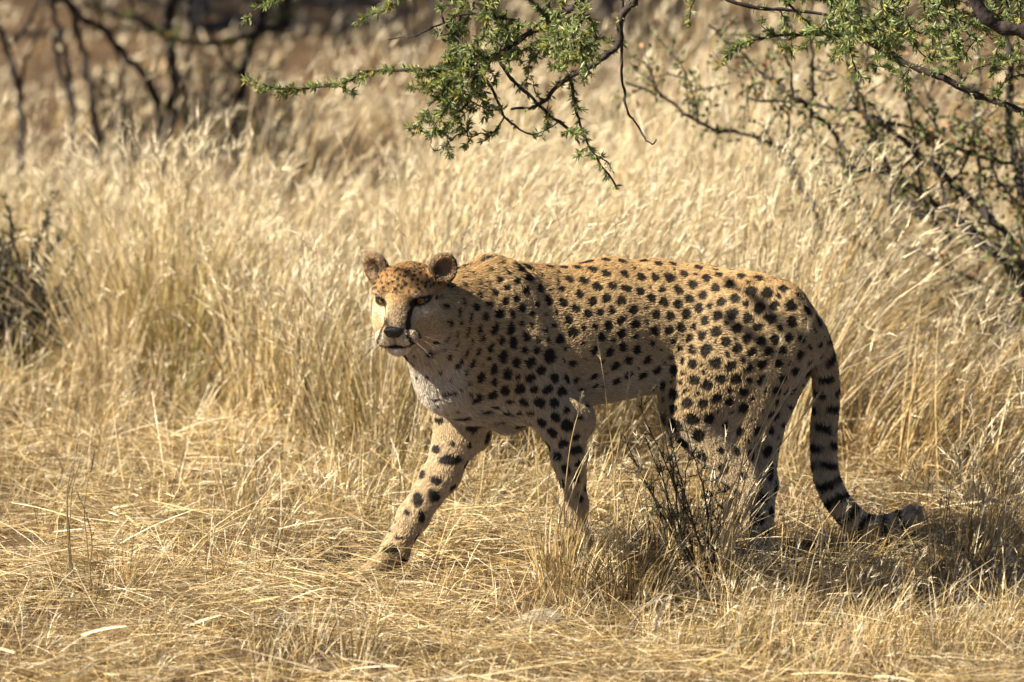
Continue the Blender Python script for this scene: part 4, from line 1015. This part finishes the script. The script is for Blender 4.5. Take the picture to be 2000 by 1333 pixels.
def sphere(r, nu=20, nv=14):
    th = np.linspace(0, math.pi, nv + 1); ph = np.linspace(0, 2*math.pi, nu, endpoint=False)
    V = np.stack([np.sin(th)[:, None]*np.cos(ph), np.cos(th)[:, None]*np.ones(nu), np.sin(th)[:, None]*np.sin(ph)], -1).reshape(-1, 3)
    i, j = np.meshgrid(np.arange(nv), np.arange(nu), indexing='ij'); F = np.stack([i*nu + j, i*nu + (j + 1) % nu, (i + 1)*nu + (j + 1) % nu, (i + 1)*nu + j], -1).reshape(-1, 4)
    return V*np.asarray(r), F
look = Matrix.Rotation(R(-10), 3, 'Z') @ Matrix.Rotation(R(2), 3, 'X')
for sx in (1, -1):
    V_, F_ = sphere(.0150)
    e = mesh_np('eye', V_, F_, M['eye'], cheetah, None, True)
    e.location = Vector(hp(sx*.0440, EYE[sx] + .0165, EZ - .001)) - cheetah.location; e.rotation_euler = look.to_euler()
V_, F_ = sphere((.0212, .0085, .0125), 24, 16)
V_[:, 0] *= np.where(V_[:, 2] < 0, 1 + V_[:, 2]/.0125*.6, 1)
for sx in (1, -1):                           # nostrils pressed into the leather
    dn = np.hypot((V_[:, 0] - sx*.0115)/.0058, (V_[:, 2] + .0018)/.0036); V_[:, 1] += .0045*np.exp(-dn**2)*(V_[:, 1] < 0)
V_ = (HR @ V_.T).T + hp(0, -.1375, -.0265) - org
mesh_np('nose', V_, F_, M['wet'], cheetah, np.tile([.020, .015, .013], (len(V_), 1)), True)
for sx in (1, -1):
    for r_ in range(3):
        for q_ in range(4):
            a0 = hp(sx*(.024 + .006*q_), -.112 + .008*q_, -.041 - .006*r_)
            dd = HR @ np.array([sx*(.75 + .1*q_), -.25 + .30*q_, -.35 - .16*r_ + .08*q_]); L_ = rng.uniform(.045, .075)
            ac = Acc(); tt = np.linspace(0, 1, 6)[:, None]
            pt = a0 + unit(dd)*L_*tt + np.array([0, 0, -.014])*tt**2
            tube(ac, pt - org, [.00022, .00016, .00007], (.72, .68, .60), 4); ac.build('whisker', M['coat'], cheetah)
# ------------------------------------------------------------------ single tussocks, sprigs and stones
def on_ground(px, py):
    Y = 0.0
    for _ in range(12):
        d = P(px, py, 1.0) - CAMP; t = (float(gz(CAMP.x + d.x*(Y - CAMP.y)/d.y, Y)) - CAMP.z)/d.z; Y = CAMP.y + d.y*t
    q = CAMP + d*t; return q.x, q.y
def tussock(px, py, label, n, h_, spread, lean, w, name='grass_tussock', group=None, **kw):
    x, y = on_ground(px, py); O = np.array([x, y, float(gz(x, y))]); e = empty(name, O); tag(e, label, 'grass', group)
    a1, a2 = Acc(), Acc(); tuft(a1, x, y, n, h_, spread, lean, w, heads=a2, **kw)
    tag(a1.build('blades', M['straw'], e, origin=O), kind='stuff')
    if a2.n: tag(a2.build('seed_heads', M['straw'], e, origin=O), kind='stuff')
    return e
ORANGE_W = (.1, .2, .5, .12, .02, .06)
tussock(330, 792, 'large golden green tussock with an orange root standing alone in the straw', 420, .74, .42, (.02, 0), (.1, .2, .3, .06, .06, .28), width=.0032, plume=.5, droop=.3, root=.05, spike=10)
tussock(215, 800, 'loose pale tussock beside the golden green tussock', 180, .55, .45, (-.05, 0), PALE, width=.003, plume=.6, droop=.5, root=.05)
tussock(500, 850, 'thin tawny tussock between the golden one and the green one', 200, .50, .40, (.15, 0), GOLD, width=.003, plume=.5, droop=.5, root=.05)
tussock(715, 925, 'dense yellow green tussock in front of the tall pale grass', 420, .46, .38, (.05, 0), GREENISH, width=.0026, plume=.3, droop=.4, root=.085)
tussock(640, 905, 'pale straw tussock beside the dense yellow green one', 220, .52, .40, (.1, 0), PALE, width=.0028, plume=.5, droop=.4, root=.06)
tussock(1118, 1165, 'wispy tussock standing in front of the cheetah planted foreleg', 130, .30, .42, (.12, 0), GOLD, width=.0024, plume=.3, droop=.5, plen=.08, root=.07)
tussock(1082, 1150, 'short orange blades beside the planted foreleg', 60, .20, .30, (.05, 0), ORANGE_W, width=.0034, plume=.0, droop=.3, root=.03)
tussock(1085, 1160, 'pale straw wisps closing over the planted forepaw', 130, .19, .5, (.1, 0), PALE, width=.0021, plume=.2, droop=.8, plen=.05, root=.07)
tussock(1150, 1155, 'brown wisps standing around the planted forepaw', 90, .21, .4, (.1, 0), MIXD, width=.0021, plume=.2, droop=.7, plen=.05, root=.06)
tussock(1240, 1155, 'orange broad-bladed tussock between the cheetah legs', 110, .26, .45, (.10, 0), ORANGE_W, width=.0036, plume=.1, droop=.7, plen=.07, root=.06)
tussock(1305, 1100, 'tangled pale tussock under the cheetah belly', 150, .27, .55, (.18, 0), PALE, width=.0024, plume=.3, droop=.8, plen=.08, root=.08)
tussock(1365, 1125, 'tall tussock hiding the lifted hind paw', 120, .32, .34, (.04, 0), PALE, width=.0025, plume=.35, droop=.6, plen=.09, root=.07)
tussock(1445, 1175, 'green-tinged fine tussock below the standing hind leg', 80, .15, .45, (.15, 0), GREENISH, width=.0022, plume=.2, droop=.6, plen=.06, root=.06)
tussock(1215, 1200, 'flattened grey straw tussock in front of the orange one', 110, .17, .8, (.1, 0), (.3, .2, .1, .05, .33, .02), width=.0022, plume=.2, droop=1.0, plen=.05, root=.07)
for q_, (px, py, n, h_, ln, lab) in enumerate([(1690, 900, 160, .42, .75, 'leaning tussock just next to the tail'), (1800, 905, 170, .44, .85, 'windswept tussock beyond the tail tip'), (1930, 930, 180, .48, .6, 'shaggy brown tussock next to the windswept one'),
        (1740, 800, 170, .46, .8, 'leaning straw tussock below the shrub'), (1880, 800, 170, .50, .65, 'dense tawny tussock at the foot of the shrub'), (1975, 1090, 120, .36, .2, 'upright thin tussock beside the dark hollow'), (1880, 1160, 90, .30, .15, 'sparse brown tussock at the edge of the dark hollow')]):
    tussock(px, py, lab, n, h_, .35, (ln, 0), BROWN if q_ % 2 else MIXD, width=.0026, plume=.55, droop=.7, plen=.11, root=.08, spike=12)
for px, py, n, h_, w, lab in [(1640, 1222, 46, .26, GREENISH, 'slim greenish stalks standing below the standing hind leg'), (1715, 1235, 40, .24, MIXD, 'thin straw stalks next to the greenish stalks'), (1570, 1240, 60, .22, MIXD, 'bent pale tussock beside the greenish stalks'),
        (1440, 1285, 70, .20, GREENISH, 'low green tussock beside the bent pale one'), (1640, 1325, 40, .16, PALE, 'pale upright stubble below the greenish stalks'), (1500, 1330, 46, .17, GOLD, 'golden stubble below the bent pale tussock'), (1850, 1320, 60, .20, BROWN, 'brown stubble tussock below the dark hollow'),
        (1330, 1300, 50, .16, GOLD, 'golden stubble beside the low green tussock'), (700, 1300, 60, .16, GOLD, 'golden stubble below the reaching forepaw'), (520, 1310, 50, .15, GOLD, 'sparse golden stubble below the dark twiglets'), (610, 1275, 40, .15, PALE, 'pale stubble between the two golden stubble tufts'), (250, 1170, 46, .17, ORANGE_W, 'reddish fine sprig beside the tall brown sprig')]:
    tussock(px, py, lab, n, h_, .34, (.18, 0), w, width=.0022, plume=.3, droop=.5, plen=.06, root=.035, spike=8)
def stalk_sprig(px, py, label, tips, w, head, r=.0014, col=(.56, .42, .20)):
    """a few long stalks that end in a seed head; each stalk is a part, its head a sub-part"""
    x, y = on_ground(px, py); O = np.array([x, y, float(gz(x, y))]); e = empty('grass_sprig', O); tag(e, label, 'grass')
    for tx, ty in tips:
        b0 = np.array([x, y, 0.]) + [rng.normal()*.025, rng.normal()*.02, 0]; b0[2] = float(gz(b0[0], b0[1])) - .004
        t1 = np.array(P(tx, ty, y + rng.normal()*.05)); mid = b0*.5 + t1*.5 + [-.02*np.sign(t1[0] - b0[0]), 0, .03]
        path = wiggle(catmull([b0, mid, t1], 8), .0012); ac = Acc(); tube(ac, path - O, [r*1.2, r, r*.6], np.array(col)*rng.uniform(.8, 1.3), 5); o = ac.build('stalk', M['straw'], e, True)
        if head:
            tn = unit(path[-1] - path[-4]); k = 70; s_ = rng.random(k); ah = Acc(); b1 = path[-1] - tn*(head*s_)[:, None] - O; dd = tn + rng.normal(size=(k, 3))*.42
            blades(ah, b1, dd, dd, rng.uniform(.008, .018, k)*(head/.06), .0013, np.array((.62, .52, .34))*rng.uniform(.8, 1.15, (k, 1)), 1, .2); tag(ah.build('seed_head', M['straw'], o), kind='stuff')
stalk_sprig(1385, 1165, 'long leaning stalks with furry seed heads crossing the cheetah thigh', [(1530, 655), (1592, 610), (1500, 725), (1555, 745), (1480, 790), (1440, 830), (1600, 770), (1420, 900)], None, .065)
stalk_sprig(1105, 1165, 'slender stalks with split seed heads in front of the planted foreleg', [(1138, 765), (1165, 850), (1150, 880), (1075, 960)], None, .045)
stalk_sprig(1200, 1150, 'pale stalks with feathery heads rising toward the cheetah belly', [(1250, 765), (1165, 660), (1230, 730), (1255, 900), (1290, 860)], None, .05)
stalk_sprig(160, 1165, 'tall thin brown sprig standing alone in the trampled straw', [(155, 850), (165, 870), (145, 900), (185, 880), (150, 960)], None, .05, col=(.25, .19, .09))
stalk_sprig(92, 960, 'short dark-seeded sprig beside the tall brown sprig', [(75, 885), (85, 915), (180, 890)], None, .03, col=(.20, .15, .08))
stalk_sprig(340, 1140, 'arching fine stalks lying over the straw', [(560, 970), (500, 1010), (620, 930), (280, 1000), (345, 1010)], None, .03)
stalk_sprig(1660, 1210, 'long thin stalks with spikes rising beside the dark hollow', [(1760, 1110), (1720, 1095), (1700, 1080), (1810, 1130), (1640, 1100)], None, .03)
stalk_sprig(1450, 560 + 250, 'long pale stalks standing behind the cheetah rump', [(1660, 500), (1720, 470), (1640, 520)], None, .07)
stalk_sprig(1690, 830, 'tall bright stalks bending over the shrub stems', [(1760, 500), (1735, 560), (1860, 420), (1690, 480), (1820, 560)], None, .07)
stalk_sprig(1840, 880, 'long windblown stalks with drooping furry heads', [(1990, 640), (1950, 690), (2000, 720), (1900, 610), (1925, 760)], None, .08)
stalk_sprig(1700, 930, 'low arching stalks next to the tail', [(1900, 745), (1870, 790), (1830, 700), (1940, 800)], None, .07)
stalk_sprig(1520, 820, 'straight pale stalks rising behind the cheetah loin', [(1420, 380), (1480, 330), (1380, 430), (1560, 400), (1330, 460)], None, .05)
# wiry dark shrublet in front of the flank
def shrublet(px, py, label, tips, r=.0020, leafy=1.0, name='wiry_shrublet'):
    x, y = on_ground(px, py); O = np.array([x, y, float(gz(x, y))]); e = empty(name, O); tag(e, label, 'shrub')
    for tx, ty in tips:
        b0 = np.array([x + rng.normal()*.02, y + rng.normal()*.02, 0]); b0[2] = float(gz(b0[0], b0[1])) - .003
        t1 = np.array(P(tx, ty, y + rng.normal()*.06)); path = wiggle(catmull([b0, b0*.5 + t1*.5 + rng.normal(size=3)*.015, t1], 8), .002)
        ac = Acc(); al = Acc(); tube(ac, path - O, [r*1.4, r, r*.5], (.055, .045, .03), 5)
        for c_ in path[5::2]:
            for _ in range(rng.integers(2, 5)):
                d_ = unit(unit(path[-1] - path[0])*.9 + rng.normal(size=3)*.55); q_ = np.array([c_, c_ + d_*rng.uniform(.015, .045)]); pp = catmull(q_, 4); tube(ac, pp - O, [r*.6, r*.3], (.06, .05, .03), 4)
                k = int(14*leafy); s_ = rng.random(k)[:, None]; bb = q_[0]*(1 - s_) + q_[1]*s_ - O
                leaf_strips(al, bb, d_ + rng.normal(size=(k, 3))*.7, rng.uniform(.005, .011, k), .0022, np.array((.085, .075, .035))*rng.uniform(.6, 1.6, (k, 1)))
        o = ac.build('stem', M['bark'], e, True)
        if al.n: tag(al.build('foliage', M['leaf'], o), kind='stuff')
shrublet(1372, 1142, 'dark wiry shrublet with tiny leaves growing in front of the cheetah thigh', [(1240, 770), (1268, 742), (1290, 800), (1218, 850), (1262, 860), (1310, 850), (1335, 820), (1345, 880), (1290, 905), (1240, 905), (1370, 900), (1395, 930), (1330, 940), (1420, 950), (1275, 950)])
shrublet(592, 1152, 'little dark twiglets in the straw beside the reaching paw', [(570, 1095), (590, 1080), (620, 1100), (640, 1110), (560, 1120)], .0012, .6)
shrublet(660, 1125, 'small dark sprig close beside the reaching paw', [(650, 1060), (668, 1065), (680, 1085), (640, 1090)], .0012, .6)
shrublet(1900, 950, 'grey green shrublet among the tussocks next to the tail', [(1900, 830), (1930, 820), (1870, 850), (1960, 850), (1890, 800), (1945, 880)], .0016, 1.0)
# stones and a fallen stick
def stone(px, py, r, label, col, seed):
    x, y = on_ground(px, py); V, F = sphere((1, 1, 1), 22, 14); V = V[:, [0, 2, 1]]
    q = np.random.default_rng(seed); k = q.normal(size=(5, 3))*2.2; f = 1 + .10*sum(np.sin(V @ a_ + i_) for i_, a_ in enumerate(k)); V = V*f[:, None]*np.array(r)
    O = np.array([x, y, float(gz(x, y)) + r[2]*.25])
    tag(mesh_np('stone', V + O, F[:, ::-1], M['stone'], None, np.tile(col, (len(V), 1)), True, O), label, 'stone')
stone(1048, 1222, (.060, .045, .026), 'flat grey stone half covered by straw', (.30, .26, .20), 1)
stone(32, 1112, (.020, .018, .014), 'small rust brown stone near the tall brown sprig', (.20, .095, .05), 2)
stone(1655, 1282, (.050, .04, .028), 'pinkish brown stone below the greenish stalks', (.34, .22, .14), 3)
stone(1950, 1225, (.030, .024, .018), 'dark pebble at the edge of the dark hollow', (.12, .085, .06), 4)
a_, b_ = on_ground(1830, 1155), on_ground(1990, 1225); ac = Acc()
pa = np.array([a_[0], a_[1], float(gz(*a_)) + .05]); pb = np.array([b_[0], b_[1], float(gz(*b_)) + .015])
tube(ac, wiggle(catmull([pa, (pa + pb)/2 + [0, 0, .01], pb], 8), .0015), [.005, .004, .003], (.42, .27, .10), 7, .1); tag(ac.build('stick', M['bark'], None, True), 'thick broken orange reed lying across the dark hollow', 'reed')
